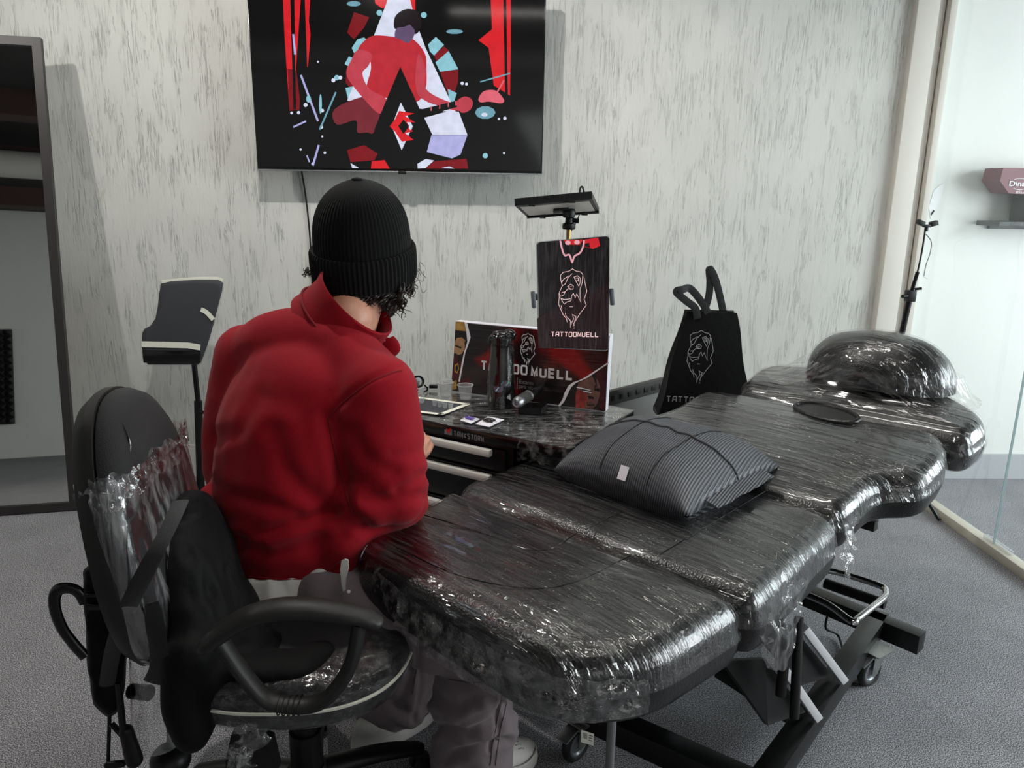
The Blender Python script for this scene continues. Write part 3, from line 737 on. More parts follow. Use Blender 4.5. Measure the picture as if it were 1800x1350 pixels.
crumple_strip([bl(.73, .47, .63), bl(.79, .45, .62), bl(.85, .45, .63)], [bl(.74, .48, .50), bl(.79, .47, .48), bl(.84, .46, .50)], 50, 'hanging_film', bed, M['wrap_crumple'], 8, amp=.022)
crumple_strip([bl(-.165, -.20, .62), bl(-.19, .0, .615), bl(-.185, .2, .61), bl(-.16, .36, .61), bl(-.05, .455, .60)], [bl(-.155, -.22, .56), bl(-.20, .0, .53), bl(-.195, .2, .52), bl(-.165, .37, .53), bl(-.05, .465, .54)], 30, 'film_edge', bed, M['wrap_crumple'], 5, n=140, amp=.016)
crumple_strip([bl(-.16, -.24, .635), bl(-.165, .0, .64), bl(-.15, .2, .642), bl(-.12, .34, .64)], [bl(-.05, -.26, .652), bl(-.10, .0, .655), bl(-.09, .2, .655), bl(-.05, .36, .652)], 30, 'film_edge', bed, M['wrap_bed'], 15, n=120, amp=.008)
# face hole
hx, hy = 1.27, .17
def ellring(cx, cy, a, b, z, rot=.2, n=40): return [Vector((cx+a*math.cos(q)*math.cos(rot)-b*math.sin(q)*math.sin(rot), -(cy+a*math.cos(q)*math.sin(rot)+b*math.sin(q)*math.cos(rot)), zb(cx+a*math.cos(q))+z)) for q in [2*PI*i/n for i in range(n)]]
G().sweep(ellring(hx, hy, .048, .105, .016), .007, 8, closed=True).obj('face_hole_rim', M['leather'], bed)
fh = G(); fh.add(ellring(hx, hy, .046, .10, .0165), [tuple(range(40))]); fh.obj('face_hole_plug', M['leather'], bed, smooth=False)
# head section: wide pad with arm wings and a domed pillow wrapped on top
head_o = rounded([(1.40, -.20), (1.62, -.23), (1.70, .0), (1.66, .40), (1.52, .56), (1.36, .545), (1.37, .1)], [.05, .08, .08, .1, .07, .05, .05])
topc = lambda s: zb(s)-.01
hc = cushion(G(), head_o, topc, .12, .05).obj('head_cushion', M['leather'], bed)
cushion(G(), head_o, topc, .112, .054, .005, step=.008, fx=wr(.0015, 18, 2), inner=40).obj('plastic_wrap', M['wrap_back'], hc)
def dome(g, cx, cy, a, b, h, z0, off=0, n=80, k=40, pw=2.4):
    R = []
    for i in range(k+1):
        th_ = (PI/2)*i/k
        rr = math.sin(th_)**(2/pw) if i else .001; zz = max(0, math.cos(th_))**(2/pw)
        row = []
        for j in range(n):
            q = 2*PI*j/n; s = cx+(a+off)*rr*math.cos(q); t = cy+(b+off)*rr*math.sin(q)
            row.append(Vector((s, -t, zb(cx)+z0+(h+off)*zz+.008*noise.noise(Vector((s*7, t*7, 2))))))
        R.append(row)
    return g.loft(R, cap=True)
hp = dome(G(), 1.60, .195, .15, .235, .165, .0).obj('head_pillow', M['leather'], bed)
dome(G(), 1.60, .195, .15, .235, .165, .0, .006).obj('plastic_wrap', M['wrap_bed'], hp)
# film skirt stretched from the pillow down to the wings
R = []
for i in range(120):
    q = 2*PI*i/120; row = []
    a = Vector((1.60+.153*math.cos(q), -(.195+.25*math.sin(q)), zb(1.6)+.055)); 
    b = Vector((1.56+.16*math.cos(q), -(.17+.345*math.sin(q)), 0)); b.z = zb(b.x)-.005
    for j in range(12):
        u = j/11; p = a.lerp(b, u); p.z -= .018*math.sin(PI*u); p.z += .004*noise.noise(Vector((q*18, u*1.5, 4))); row.append(p)
    R.append(row)
R.append(R[0]); G().loft(R, open_=True).obj('film_skirt', M['wrap_back'], bed)
# steel frame
def W2L(p):
    d = Vector(p)-BO; return Vector((d.x*math.cos(BA)+d.y*math.sin(BA), -d.x*math.sin(BA)+d.y*math.cos(BA), d.z))
def bt(px, py, z): return W2L(atz(px, py, z))
zt = .15
n0, n1 = bt(975, 1228, zt-.03), bt(1365, 1405, zt-.03)
G().bar(n0, n0+(n1-n0)*1.0, .06, .06).obj('base_beam', M['black_metal'], bed)
f0, f1 = bt(1330, 1010, zt-.03), bt(1620, 1130, zt-.03)
G().bar(f0, f1, .05, .06).obj('base_beam', M['black_metal'], bed)
l0, l1 = bt(1545, 1088, zt-.03), bt(1330, 1395, zt-.03)
G().bar(l0, l1, .055, .06).obj('side_beam', M['black_metal'], bed)
m0, m1 = bt(1265, 1175, zt-.03), bt(1392, 1255, zt-.03)
G().bar(m0, m1, .04, .04).obj('cross_beam', M['black_metal'], bed)
G().bar(n0.lerp(n1, .08)+Vector((0, 0, 0)), f0, .05, .055).obj('side_beam', M['black_metal'], bed)
# black motor housing and scissor arms
G().box((.62, -.12, .27), (.42, .22, .16), bev=.012).obj('motor_housing', M['black_metal'], bed)
for (a, b, w) in ((bt(1370, 1165, .34), bt(1437, 1262, .16), 0), (bt(1413, 1103, .34), bt(1483, 1196, .16), 0)):
    G().bar(a, b, .022, .02, bev=.002).obj('lift_arm', mat('white_zinc', (.86, .86, .87), .45, metal=.25), bed)
    G().prism([a+Vector((-.01, .03, 0)), b+Vector((0, .03, 0)), b+Vector((-.14, .06, .02)), a+Vector((-.12, .08, .02))], Vector((0, .012, 0))).obj('gusset_plate', M['black_metal'], bed, smooth=False)
G().bar((.12, -.36, .46), (1.2, -.33, .50), .03, .03).obj('top_rail', M['black_metal'], bed)
G().bar((.0, .16, .46), (1.2, .2, .50), .03, .03).obj('top_rail', M['black_metal'], bed)
for s in (.30, .75, 1.15):
    G().bar((s, -.40, .49), (s, .26, .49), .03, .03).obj('cross_rail', M['black_metal'], bed)
G().bar((.62, -.25, .30), (.35, -.25, .49), .035, .02).obj('lift_strut', M['black_metal'], bed)
G().bar((.62, -.05, .30), (.90, -.05, .52), .035, .02).obj('lift_strut', M['black_metal'], bed)
G().bar((1.1, -.1, .5), (1.42, -.12, .655), .04, .02).obj('head_bracket', M['black_metal'], bed)
# release levers hanging at the side
G().sweep([bt(1404, 1085, .47), bt(1396, 1262, .25)], .011, 12).obj('release_lever', M['black_plastic'], bed)
G().sweep([bt(1383, 1120, .44), bt(1372, 1222, .30)], .012, 12).obj('release_lever', M['black_plastic'], bed)
# chrome footrest loop
hpx = [(1405, 1040), (1455, 1062), (1497, 1092), (1507, 1088), (1520, 1078), (1552, 1052), (1557, 1042), (1548, 1030), (1480, 1008), (1440, 1000)]
G().sweep(smooth_pts([bt(x, y, .30) for x, y in hpx], 5), .0095, 12).obj('chrome_handle', M['chrome'], bed, label='chrome tubular footrest loop')
G().sweep([bt(1450, 1025, .24), bt(1556, 1062, .24)], .016, 14).obj('foot_bar', M['black_plastic'], bed)
# support rod at the foot end
pr = bt(1075, 1245, .5); pr = W2L(Vector((.235, 1.235, 0)))
pr = W2L(at(1076, 1260, 1.24)); pr.z = 0
G().sweep([pr, pr+Vector((0, 0, .52))], .0085, 14).obj('support_rod', M['grey_rod'], bed)
G().lathe([(.0, .0), (.02, .0), (.02, .012), (.009, .02)], pr, 20).obj('rod_foot', M['rubber'], bed)
# casters
def caster(p, yaw, lab):
    """swivel caster; p = point on the floor below the wheel"""
    R3 = Matrix.Rotation(yaw, 3, 'Z'); Rx = R3 @ Matrix.Rotation(PI/2, 3, 'X')
    c = Vector(p)+Vector((0, 0, .050))
    w = G(); prof = []
    for q in range(25):
        a = 2*PI*q/24; prof.append((.040+.0095*math.cos(a)*1.0, .012*math.sin(a)))
    w.loft([[c+Rx @ Vector(((r)*math.cos(2*PI*j/40), r*math.sin(2*PI*j/40), z)) for j in range(40)] for r, z in prof], cap=False)
    wo = w.obj('caster_wheel', M['rubber'], bed)
    h = G(); h.lathe([(.0, .0135), (.010, .0135), (.012, .009), (.024, .006), (.028, .010), (.033, .009), (.033, -.009), (.024, -.006), (.010, -.0135), (0, -.0135)], c, 32, Rx); h.obj('wheel_core', M['grey_wheel'], wo)
    b = G()
    for sd in (-1, 1):
        b.prism([c+R3 @ Vector((-.012, sd*.018, -.008)), c+R3 @ Vector((.014, sd*.018, -.008)), c+R3 @ Vector((.045, sd*.018, .045)), c+R3 @ Vector((-.008, sd*.018, .052))], R3 @ Vector((0, .002, 0)))
    b.box(c+R3 @ Vector((.018, 0, .050)), (.065, .038, .003), R3); b.lathe([(.0, .0), (.022, .0), (.026, .006), (.022, .012), (0, .012)], c+R3 @ Vector((.022, 0, .050)), 28)
    b.box(c+R3 @ Vector((.022, 0, .0635)), (.085, .07, .003), R3)
    b.obj('caster_fork', M['zinc'], bed)
    k = G(); k.box(c+R3 @ Vector((-.035, 0, .045)), (.05, .034, .006), R3 @ Matrix.Rotation(-.35, 3, 'Y'), bev=.002); k.obj('brake_pedal', M['steel'], bed)
c1_ = bt(1012, 1335, 0); c2_ = bt(1524, 1204, 0)
caster(c1_, .0, ''); caster(c2_, -.2, '')
caster(bt(1280, 1000, 0)+Vector((0, .05, 0)), 1.0, ''); caster(W2L(Vector((.62, 1.33, 0))), .2, '')
# price label stuck on the caster
stp = c1_+Vector((-.012, -.021, .062))
lg = G(); lm0 = W2L(at(1022, 1283, 1.62)); lx = (W2L(at(1044, 1290, 1.60))-W2L(at(1022, 1283, 1.60))); lz = Vector((0, 0, -.034))
lo = W2L(at(1022, 1283, 1.585)); lg.mi = 0; lg.add([lo, lo+lx, lo+lx+lz, lo+lz], [(0, 1, 2, 3)])
lg.mi = 1; nn_ = lx.cross(lz).normalized(); nn_ = nn_ if (nn_.dot(W2L(Vector((0, 0, 1)))-lo) > 0) else -nn_
for i in range(9):
    a = .12+.045*i; wdt = .012 if i % 3 else .028
    lg.add([lo+lx*a+lz*.15+nn_*.0004, lo+lx*(a+wdt)+lz*.15+nn_*.0004, lo+lx*(a+wdt)+lz*.62+nn_*.0004, lo+lx*a+lz*.62+nn_*.0004], [(0, 1, 2, 3)])
for i in range(3): lg.add([lo+lx*.6+lz*(.2+.2*i)+nn_*.0004, lo+lx*.9+lz*(.2+.2*i)+nn_*.0004, lo+lx*.9+lz*(.26+.2*i)+nn_*.0004, lo+lx*.6+lz*(.26+.2*i)+nn_*.0004], [(0, 1, 2, 3)])
lg.obj('price_label', [M['tape'], M['black_plastic']], bed, smooth=False)
cb = G().sweep(smooth_pts([bt(1455, 1080, .1), bt(1452, 1105, .05), bt(1475, 1120, .012), bt(1490, 1185, .006), bt(1500, 1203, .006), bt(1535, 1200, .006), bt(1545, 1180, .006)], 6), .004, 8).obj('power_cable', M['black_plastic'], bed)
# ------------------------------------------------------------------ black ribbed disposable pad (pillow)
def pillow():
    A, B, C_, D = atz(972, 812, .70), atz(1100, 740, .70), atz(1372, 806, .70), atz(1208, 915, .67)
    for p in (A, B, C_, D): p.z = ZB+.008
    o = empty('rectangular_pillow', (A+B+C_+D)/4, 'puffy black pinstriped paper-covered pillow lying across the wrapped bed', 'pillow')
    n = 46; v = []; H = .105
    for side in (1, -1):
        for i in range(n+1):
            for j in range(n+1):
                u, w = i/n, j/n
                p = A.lerp(D, u).lerp(B.lerp(C_, u), w)
                eu = 1-abs(2*u-1)**3.0; ew = 1-abs(2*w-1)**4.5
                h = (max(0, eu)**.62)*(max(0, ew)**.62)
                q = 1+.10*noise.noise(Vector((u*3, w*3, 1)))
                if side > 0: z = .03+H*h*q+.004*noise.noise(Vector((u*14, w*6, 3)))*h
                else: z = .03-.028*min(1, h*3)
                v.append(p+Vector((0, 0, z))-o.location)
    f = []; m = (n+1)*(n+1)
    for i in range(n):
        for j in range(n):
            a = i*(n+1)+j; f.append((a, a+1, a+n+2, a+n+1)); f.append((m+a, m+a+n+1, m+a+n+2, m+a+1))
    bnd = [i*(n+1) for i in range(n+1)]+[n*(n+1)+j for j in range(1, n+1)]+[i*(n+1)+n for i in range(n-1, -1, -1)]+[j for j in range(n-1, 0, -1)]
    for k in range(len(bnd)): a, b = bnd[k], bnd[(k+1) % len(bnd)]; f.append((a, b, m+b, m+a))
    # pinstriped cover: fine raised ribs running across
    pm, N, L, P = new_mat('pinstriped_paper')
    ax = (B-A).normalized(); ang = math.atan2(ax.y, ax.x)
    vv = coords(N, L, (1, 1, 1), (0, 0, -ang))
    wv = N.new('ShaderNodeTexWave'); wv.bands_direction = 'Y'; wv.inputs['Scale'].default_value = 50; wv.inputs['Distortion'].default_value = .4; wv.inputs['Detail'].default_value = 1
    L.new(vv, wv.inputs['Vector'])
    fine = N.new('ShaderNodeTexWave'); fine.bands_direction = 'X'; fine.inputs['Scale'].default_value = 105; L.new(vv, fine.inputs['Vector'])
    L.new(ramp(N, L, wv.outputs['Fac'], [(.35, lin((.13, .135, .145))), (.75, lin((.33, .34, .37)))]), P.inputs['Base Color'])
    P.inputs['Roughness'].default_value = .5
    nb = bump(N, L, wv.outputs['Fac'], .0018); L.new(bump(N, L, ntex(N, L, vv, 16, 4, .5, .5), .006, .8, nb), P.inputs['Normal'])
    mesh_obj('cover', v, f, pm, o, True)
    def surf(u, w, lift=.002):
        eu = 1-abs(2*u-1)**3.0; ew = 1-abs(2*w-1)**4.5; h = (max(0, eu)**.62)*(max(0, ew)**.62)
        q = 1+.10*noise.noise(Vector((u*3, w*3, 1)))
        return A.lerp(D, u).lerp(B.lerp(C_, u), w)+Vector((0, 0, .03+H*h*q+lift+.004*noise.noise(Vector((u*14, w*6, 3)))*h))-o.location
    g = G(); g.sweep([surf(u/40, .52+.02*math.sin(u/6)) for u in range(0, 41)], .0026, 6); g.obj('seam_ridge', M['grey_pad'], o)
    g = G()
    for uu in (.36, .70): g.sweep([surf(uu, w/40, .0012) for w in range(1, 40)], .0013, 5)
    g.obj('seam', M['black_plastic'], o)
    # flat sealed flaps at the two ends
    for (u0, uA, sgn, nm) in ((1, None, 1, 'end_flap'),):
        R = []
        for j in range(24):
            w = .18+.62*j/23; base = surf(.985, w, -.004); out = (D-A).normalized()*.045*(1-.5*abs(w-.5))
            R.append([base, base+out*.5+Vector((0, 0, -.006)), base+out+Vector((0, 0, -.012+.005*noise.noise(Vector((w*9, 1, 1)))))])
        G().loft(R, open_=True).obj(nm, pm, o)
    R = []
    for j in range(24):
        u = .12+.8*j/23; base = surf(u, .985, -.004); out = (C_-D).cross(Vector((0, 0, 1))).normalized(); out = out if out.dot(C_-B) > 0 else -out
        R.append([base, base+out*.02+Vector((0, 0, -.004+.004*noise.noise(Vector((u*19, 1, 1))))), base+out*.035+Vector((0, 0, -.012))])
    G().loft(R, open_=True).obj('end_flap', pm, o)
    t0 = at(1098, 873, surf(.86, .33).y+o.location.y-.01)
    a, b = surf(.50, .012, .008), surf(.50, .05, .008); c, d = surf(.56, .05, .008), surf(.56, .012, .008)
    G().add([a, b, c, d], [(0, 1, 2, 3)]).obj('white_tag', M['paper'], o, smooth=False, label='small white sticker on the pillow side')
pillow()
# ------------------------------------------------------------------ tool cabinet used as work table
TZ = .72
Fa, Fb, Fr = atz(740, 737, TZ), atz(1000, 790, TZ), atz(1110, 737, TZ)
E1 = (Fb-Fa).normalized()                                    # along the front, to the right
E2 = Vector((-E1.y, E1.x, 0)); E2 = E2 if E2.y > 0 else -E2   # into the depth
Wd, Dd = .74, .46
FL = Fb-E1*Wd
def T(u, d, z=0): return FL+E1*u+E2*d+Vector((0, 0, z))-Vector((0, 0, 0))
crt = Matrix((E1, E2, Vector((0, 0, 1)))).transposed()
desk = empty('tool_cabinet', (T(Wd/2, Dd/2).x, T(Wd/2, Dd/2).y, 0), 'black rolling tool cabinet with white bar handles, used as the work table', 'tool cabinet')
def O(p, o): return Vector(p)-Vector(o.location)
adopt(G().box(T(Wd/2, Dd/2, -.016), (Wd, Dd, .032), crt, bev=.006).obj('worktop', M['black_gloss']), desk)
g = G(); g.box(T(.275, Dd/2, -.032-.29), (.55, Dd-.05, .58), crt, bev=.006); adopt(g.obj('cabinet_body', M['black_metal']), desk)
def FP(px, py, d=0): return atp(px, py, Fb+E2*.02, E2)
zt_ = [(-.05, -.115), (-.122, -.235), (-.242, -.37), (-.377, -.56)]
for i, (a, b) in enumerate(zt_):
    dr = G().box(T(.275, .019, (a+b)/2), (.51, .014, a-b), crt, bev=.003).obj('drawer', M['black_metal']); adopt(dr, desk)
    if i == 0: continue
    h = G(); h.box(T(.265, -.002, a-.016), (.45, .022, .022), crt, bev=.006); adopt(h.obj('drawer_handle', M['tape'] if 0 else M['skirting']), dr)
h = G(); h.box(T(.265, -.002, -.060), (.45, .022, .022), crt, bev=.006); adopt(h.obj('drawer_handle', M['skirting']), desk)
# brand lettering on the lip
lt = G(); p0 = FP(805, 771); p1 = FP(857, 781)
up = Vector((0, 0, 1))
pt0 = T((p0-FL).dot(E1), -.001, -.030)
stroke_text(lt, 'TANKSTORM', pt0, E1, up, .017, (p1-p0).length*1.02, .0034, lift=.0012, gap=.25)
q0 = pt0-E1*.034
lt.add([q0-E2*.001, q0+E1*.028-E2*.001, q0+E1*.028+up*.02-E2*.001, q0+up*.014-E2*.001], [(0, 1, 2, 3)]); lt.m[-1] = 0
lt.mi = 1; lt.add([q0+E1*.010+up*.004-E2*.002, q0+E1*.022+up*.010-E2*.002, q0+E1*.024+up*.022-E2*.002, q0+E1*.016+up*.017-E2*.002, q0+E1*.008+up*.020-E2*.002], [(0, 1, 2, 3, 4)])
adopt(lt.obj('lettering', [M['steel'], mat('logo_red', (.75, .12, .14), .4)], smooth=False), desk)
tf = G(); R = []
for i in range(60):
    u = Wd*i/59; R.append([T(u, -.004+Dd*1.01*j/40, .0035+.0022*noise.noise(Vector((u*6, j*.9, 0)))) for j in range(41)])
tf.loft(R, open_=True); adopt(tf.obj('table_film', wrap_mat('stretch_film_table', (7, 55, 10), (0, 0, math.atan2(E1.y, E1.x)*-1), dist=.003, veil=.35, rough=.09)), desk)
for u, d in ((.06, .06), (.49, .06), (.06, Dd-.08), (.49, Dd-.08)):
    c = T(u, d); c.z = .045
    w = G(); w.lathe([(0, -.012), (.042, -.012), (.045, 0), (.042, .012), (0, .012)], c, 24, Matrix.Rotation(PI/2, 3, 'X')); w.box(c+Vector((0, 0, .05)), (.05, .05, .012)); w.box(c+Vector((0, .016, .03)), (.03, .003, .05)); w.box(c+Vector((0, -.016, .03)), (.03, .003, .05))
    adopt(w.obj('caster', M['rubber']), desk)
# crumpled sheet of film hanging over the right end
def px_top(px, py, z=TZ+.006): return atz(px, py, z)
c4 = [px_top(915, 772), px_top(985, 724), px_top(1112, 737), px_top(1000, 792)]
R = []
for i in range(80):
    u = i/79; row = []
    for j in range(64):
        w = j/63; p = c4[0].lerp(c4[1], w).lerp(c4[3].lerp(c4[2], w), u)
        q = Vector((p.x*16, p.y*16, 0)); z = abs(noise.noise(q))*.016+abs(noise.noise(q*3.1))*.006
        row.append(p+Vector((noise.noise(q*1.7)*.008, noise.noise(q*1.7+Vector((5, 5, 5)))*.008, z+.002)))
    if True:
        a = row[0]; row = [a+Vector((-E2.x*.012, -E2.y*.012, -.06+.02*noise.noise(Vector((u*9, 0, 2))))), a+Vector((-E2.x*.013, -E2.y*.013, -.02))]+row
    R.append(row)
fs = G().loft(R, open_=True).obj('plastic_film_sheet', M['wrap_crumple']); tag(fs, 'crumpled sheet of clear film spread over the right end of the work table', 'plastic film')
# banner box
PB, PR_ = atz(793, 688, TZ+.004), atz(1063, 724, TZ+.004)
X = (PR_-PB).normalized(); X.z = 0; X.normalize(); Nb = Vector((X.y, -X.x, 0)); Nb = Nb if Nb.y < 0 else -Nb
ban = empty('display_board', (PB+PR_)/2, 'black and red promotion board with torn-edge portraits at the back of the work table', 'sign')
bp = lambda px, py, l=0: atp(px, py, PB+Nb*l, Nb)
c = [bp(793, 688), bp(1063, 724), bp(1072, 590), bp(800, 565)]
adopt(G().prism(c, -Nb*.035).obj('board', [mat('board_art', (.075, .045, .05), .25, coat=.6)]+[M['paper']] if 0 else M['paper'], smooth=False), ban)
bm_, N_, L_, P_ = new_mat('board_print')
ff = ntex(N_, L_, coords(N_, L_), 6.5, 2, .5, .4)
L_.new(ramp(N_, L_, ff, [(.42, lin((.07, .055, .06))), (.52, lin((.14, .05, .06))), (.66, lin((.50, .05, .07)))]), P_.inputs['Base Color'])
P_.inputs['Roughness'].default_value = .3; P_.inputs['Coat Weight'].default_value = .7; P_.inputs['Coat Roughness'].default_value = .1
L_.new(bump(N_, L_, ntex(N_, L_, coords(N_, L_, (3, 3, 45)), 2.0, 3), .002, .5), P_.inputs['Coat Normal'])
bm = [bm_, M['white_ink'], M['grey_ink'], mat('portrait_skin', (.62, .47, .34), .5, var=.25, vscale=60), mat('portrait_dark', (.09, .08, .08), .5), mat('portrait_red', (.50, .16, .15), .5, var=.45, vscale=70), mat('portrait_gold', (.62, .48, .25), .5, var=.4, vscale=50), mat('portrait_maroon', (.26, .06, .09), .5, var=.5, vscale=50), mat('portrait_brown', (.40, .27, .24), .5, var=.3, vscale=60)]
pr = G(); ly = [0.0008]
def bpoly(i, pts):
    ly[0] += .00012; pr.mi = i; pr.add([bp(a, b, ly[0]) for a, b in pts], [tuple(range(len(pts)))])
def fr(pts):   # from the enlarged left view (780..960 x 550..720, 7.94x)
    return [(780+a/7.94, 550+b/7.94) for a, b in pts]
def gr(pts):   # from the enlarged right view (940..1090 x 590..730, 9.64x)
    return [(940+a/9.64, 590+b/9.64) for a, b in pts]
bpoly(0, [(794, 687), (1062.5, 723), (1071, 591), (801, 566)])
bpoly(6, fr([(168, 118), (285, 125), (315, 260), (160, 240)])); bpoly(4, fr([(160, 240), (315, 258), (330, 400), (150, 400)]))
bpoly(3, fr([(150, 420), (180, 350), (250, 340), (300, 380), (290, 500), (240, 600), (190, 600), (145, 560)])); bpoly(4, fr([(155, 440), (250, 480), (240, 500), (155, 465)])); bpoly(4, fr([(150, 560), (200, 585), (180, 620), (148, 600)]))
bpoly(4, fr([(310, 360), (325, 380), (300, 520), (290, 420)])); bpoly(7, fr([(140, 600), (280, 590), (250, 800), (225, 950), (110, 930)])); bpoly(4, fr([(200, 590), (290, 560), (270, 680), (190, 680)])); bpoly(6, fr([(150, 730), (200, 700), (215, 780), (190, 850), (150, 820)])); bpoly(4, fr([(165, 745), (195, 720), (200, 780), (185, 825), (162, 805)]))
bpoly(6, fr([(110, 960), (180, 940), (180, 1060), (105, 1080)]))
bpoly(1, fr([(285, 118), (330, 150), (375, 340), (340, 450), (300, 560), (270, 720), (225, 965), (205, 960), (250, 700), (285, 540), (330, 400), (312, 240)]))
bpoly(4, gr([(430, 1190), (560, 980), (620, 850), (700, 790), (900, 690), (1240, 480), (1200, 1275), (900, 1240)])); bpoly(7, gr([(1020, 620), (1240, 490), (1195, 1270), (1080, 1250), (1110, 900)]))
bpoly(8, gr([(700, 960), (740, 800), (860, 700), (960, 680), (1060, 740), (1110, 860), (1105, 1000), (1060, 1150), (980, 1245), (690, 1220)]))
bpoly(5, gr([(690, 960), (740, 920), (870, 960), (900, 1080), (860, 1160), (850, 1230), (690, 1215)])); bpoly(4, gr([(900, 1020), (1000, 1040), (1000, 1075), (910, 1070)])); bpoly(4, gr([(880, 1130), (1010, 1150), (1020, 1180), (890, 1190)])); bpoly(8, gr([(890, 1140), (1000, 1155), (1000, 1168), (900, 1165)]))
bpoly(4, gr([(790, 890), (950, 910), (960, 945), (800, 930)])); bpoly(4, gr([(1000, 900), (1090, 890), (1100, 950), (1010, 930)])); bpoly(1, gr([(690, 860), (950, 920), (950, 932), (690, 880)])); bpoly(1, gr([(820, 930), (960, 960), (955, 975), (815, 945)]))
bpoly(4, gr([(960, 660), (1040, 740), (1050, 850), (1000, 900), (1030, 820), (1000, 740)])); bpoly(4, gr([(620, 870), (720, 790), (700, 950), (640, 1080), (600, 1000)]))
bpoly(1, gr([(395, 1190), (470, 1080), (500, 980), (570, 850), (650, 790), (760, 755), (880, 690), (1250, 445), (1255, 470), (1060, 600), (900, 710), (700, 800), (620, 870), (560, 990), (500, 1120), (430, 1195)]))
pr.mi = 1
upb = (bp(845, 600)-bp(845, 650)).normalized(); xd = X
def btxt(s, a, b, top, off, mi, n=0):
    pr.mi = mi; A, B = bp(*a, .0035), bp(*b, .0035); xx = (B-A).normalized(); yy = Vector((0, 0, 1)); yy = (yy-xx*yy.dot(xx)).normalized()
    h = abs((bp(*top, .0035)-A).dot(yy)); text_mesh(pr, s, A, xx, yy, h, (B-A).length, off=off, lift=.0)
for s_, a_, b_, w_ in (('TATTOO', (845, 651), (927, 660), .0062), ('MUELL', (933, 662), (1007, 669), .0076)):
    pr.mi = 1; A, B = bp(*a_, .0035), bp(*b_, .0035); stroke_text(pr, s_, A, B-A, (0, 0, 1), .034, (B-A).length, w_, lift=0, gap=.2)
btxt('Escanea', (913, 674), (938, 677), (913, 667), .0, 2); btxt('para ver', (912, 684), (937, 687), (912, 677), .0, 2)
pr.mi = 2; ribbon(pr, [bp(910, 664, .0035), bp(909, 684, .0035)], .0012, Nb)
pr.mi = 1; lion(pr, bp(928, 615, .003), X, Vector((0, 0, 1)), .108, .0016, lift=.0005)
adopt(pr.obj('printed_front', bm, smooth=False), ban)
# ------------------------------------------------------------------ tablet on its stand
st_b = at(1004, 470, 2.56)
stand = empty('light_stand', (st_b.x, st_b.y, TZ), 'brass-rod desk stand holding the LED panel and the tablet clamp', 'stand')
rp = [at(992, 398, 2.56), at(1010, 610, 2.56)]
rodx = st_b.x
g = G(); g.sweep([(rodx-.012, 2.56, at(992, 402, 2.56).z), (rodx-.012, 2.56, TZ+.01)], .008, 16); g.obj
adopt(g.obj('rod', M['brass']), stand)
adopt(G().lathe([(0, 0), (.07, 0), (.07, .008), (.02, .014), (0, .014)], (rodx-.012, 2.56, TZ+.003), 32).obj('stand_base', M['black_metal']), stand)
hz = at(992, 400, 2.56).z
g = G(); b0 = Vector((rodx-.012, 2.56, hz))
g.lathe([(0, -.006), (.019, -.006), (.022, .0), (.021, .012), (.013, .016), (.012, .03), (.018, .034), (.021, .05), (.016, .062), (.006, .068), (0, .068)], b0, 28)
g.sweep([b0+Vector((.01, 0, .024)), b0+Vector((.032, -.004, .022))], .008, 14); g.box(b0+Vector((-.012, -.01, .042)), (.02, .02, .02), bev=.004)
adopt(g.obj('ball_head', M['black_plastic']), stand)
led = empty('led_panel', b0+Vector((0, 0, .07)), 'flat black LED video light panel tilted on top of the desk stand', 'lamp')
A_, B_ = at(904, 349, 2.48), at(1042, 337, 2.48)      # rear top edge nearest the viewer
# slab: near long edge, seen from below
X1 = (B_-A_); wlen = X1.length; X1.normalize()
Yl = Vector((.18, .9, -.34)); Yl = (Yl-X1*Yl.dot(X1)).normalized(); Zl = X1.cross(Yl)
Zl = Zl if Zl.z > 0 else -Zl
F0, F1 = at(904, 349, 2.46), at(1040, 336, 2.46)
Q0, Q1 = at(926, 381, 2.62), at(1053, 372, 2.62)
X1 = ((F1-F0).normalized()+(Q1-Q0).normalized()).normalized(); wlen = (F1-F0).length
dn = Vector((0, 0, -1)); F0l, F1l = at(905, 362, 2.46), at(1041, 350, 2.46)
g = G(); th_l = (F0-F0l).length
bk0, bk1 = Q0+Vector((0, 0, th_l*.55)), Q1+Vector((0, 0, th_l*.55))
verts = [F0, F1, F1l, F0l, bk0, bk1, Q1, Q0]
g.add(verts, [(0, 1, 2, 3), (4, 7, 6, 5), (0, 4, 5, 1), (0, 3, 7, 4), (1, 5, 6, 2), (3, 2, 6, 7)])
for i in range(30):
    if i in (9, 19): continue
    t = .035+.93*i/29; p = F0.lerp(F1, t); q = F0l.lerp(F1l, t); e = (F1-F0)*.010
    n_ = Vector((0, -.002, 0)); a = p.lerp(q, .12)+n_; b = p.lerp(q, .62)+n_
    g.prism([a, a+e, b+e, b], Vector((0, .0015, 0)))
adopt(g.obj('housing', M['black_plastic'], smooth=False), led)
g = G(); i0, i1, i2, i3 = F0l.lerp(Q0, .12).lerp(F1l, .05), F1l.lerp(Q1, .12).lerp(F0l, .05), Q1.lerp(F1l, .12).lerp(Q0, .05), Q0.lerp(F0l, .12).lerp(Q1, .05)
n_ = (i1-i0).cross(i3-i0).normalized(); n_ = n_ if n_.z < 0 else -n_
g.prism([p+n_*.0015 for p in (i0, i1, i2, i3)], -n_*.003); adopt(g.obj('diffuser', mat('led_diffuser_off', (.80, .78, .74), .3, var=.1, vscale=30), smooth=False), led)
for t in (.22, .74): adopt(G().box(F0l.lerp(F1l, t)+Vector((0, .004, -.003)), (.02, .008, .007), bev=.001).obj('clip', M['black_plastic']), led)
for t in (.22, .80): adopt(G().box(Q0.lerp(Q1, t)+Vector((0, 0, -.003)), (.02, .012, .012), bev=.001).obj('clip', M['black_plastic']), led)
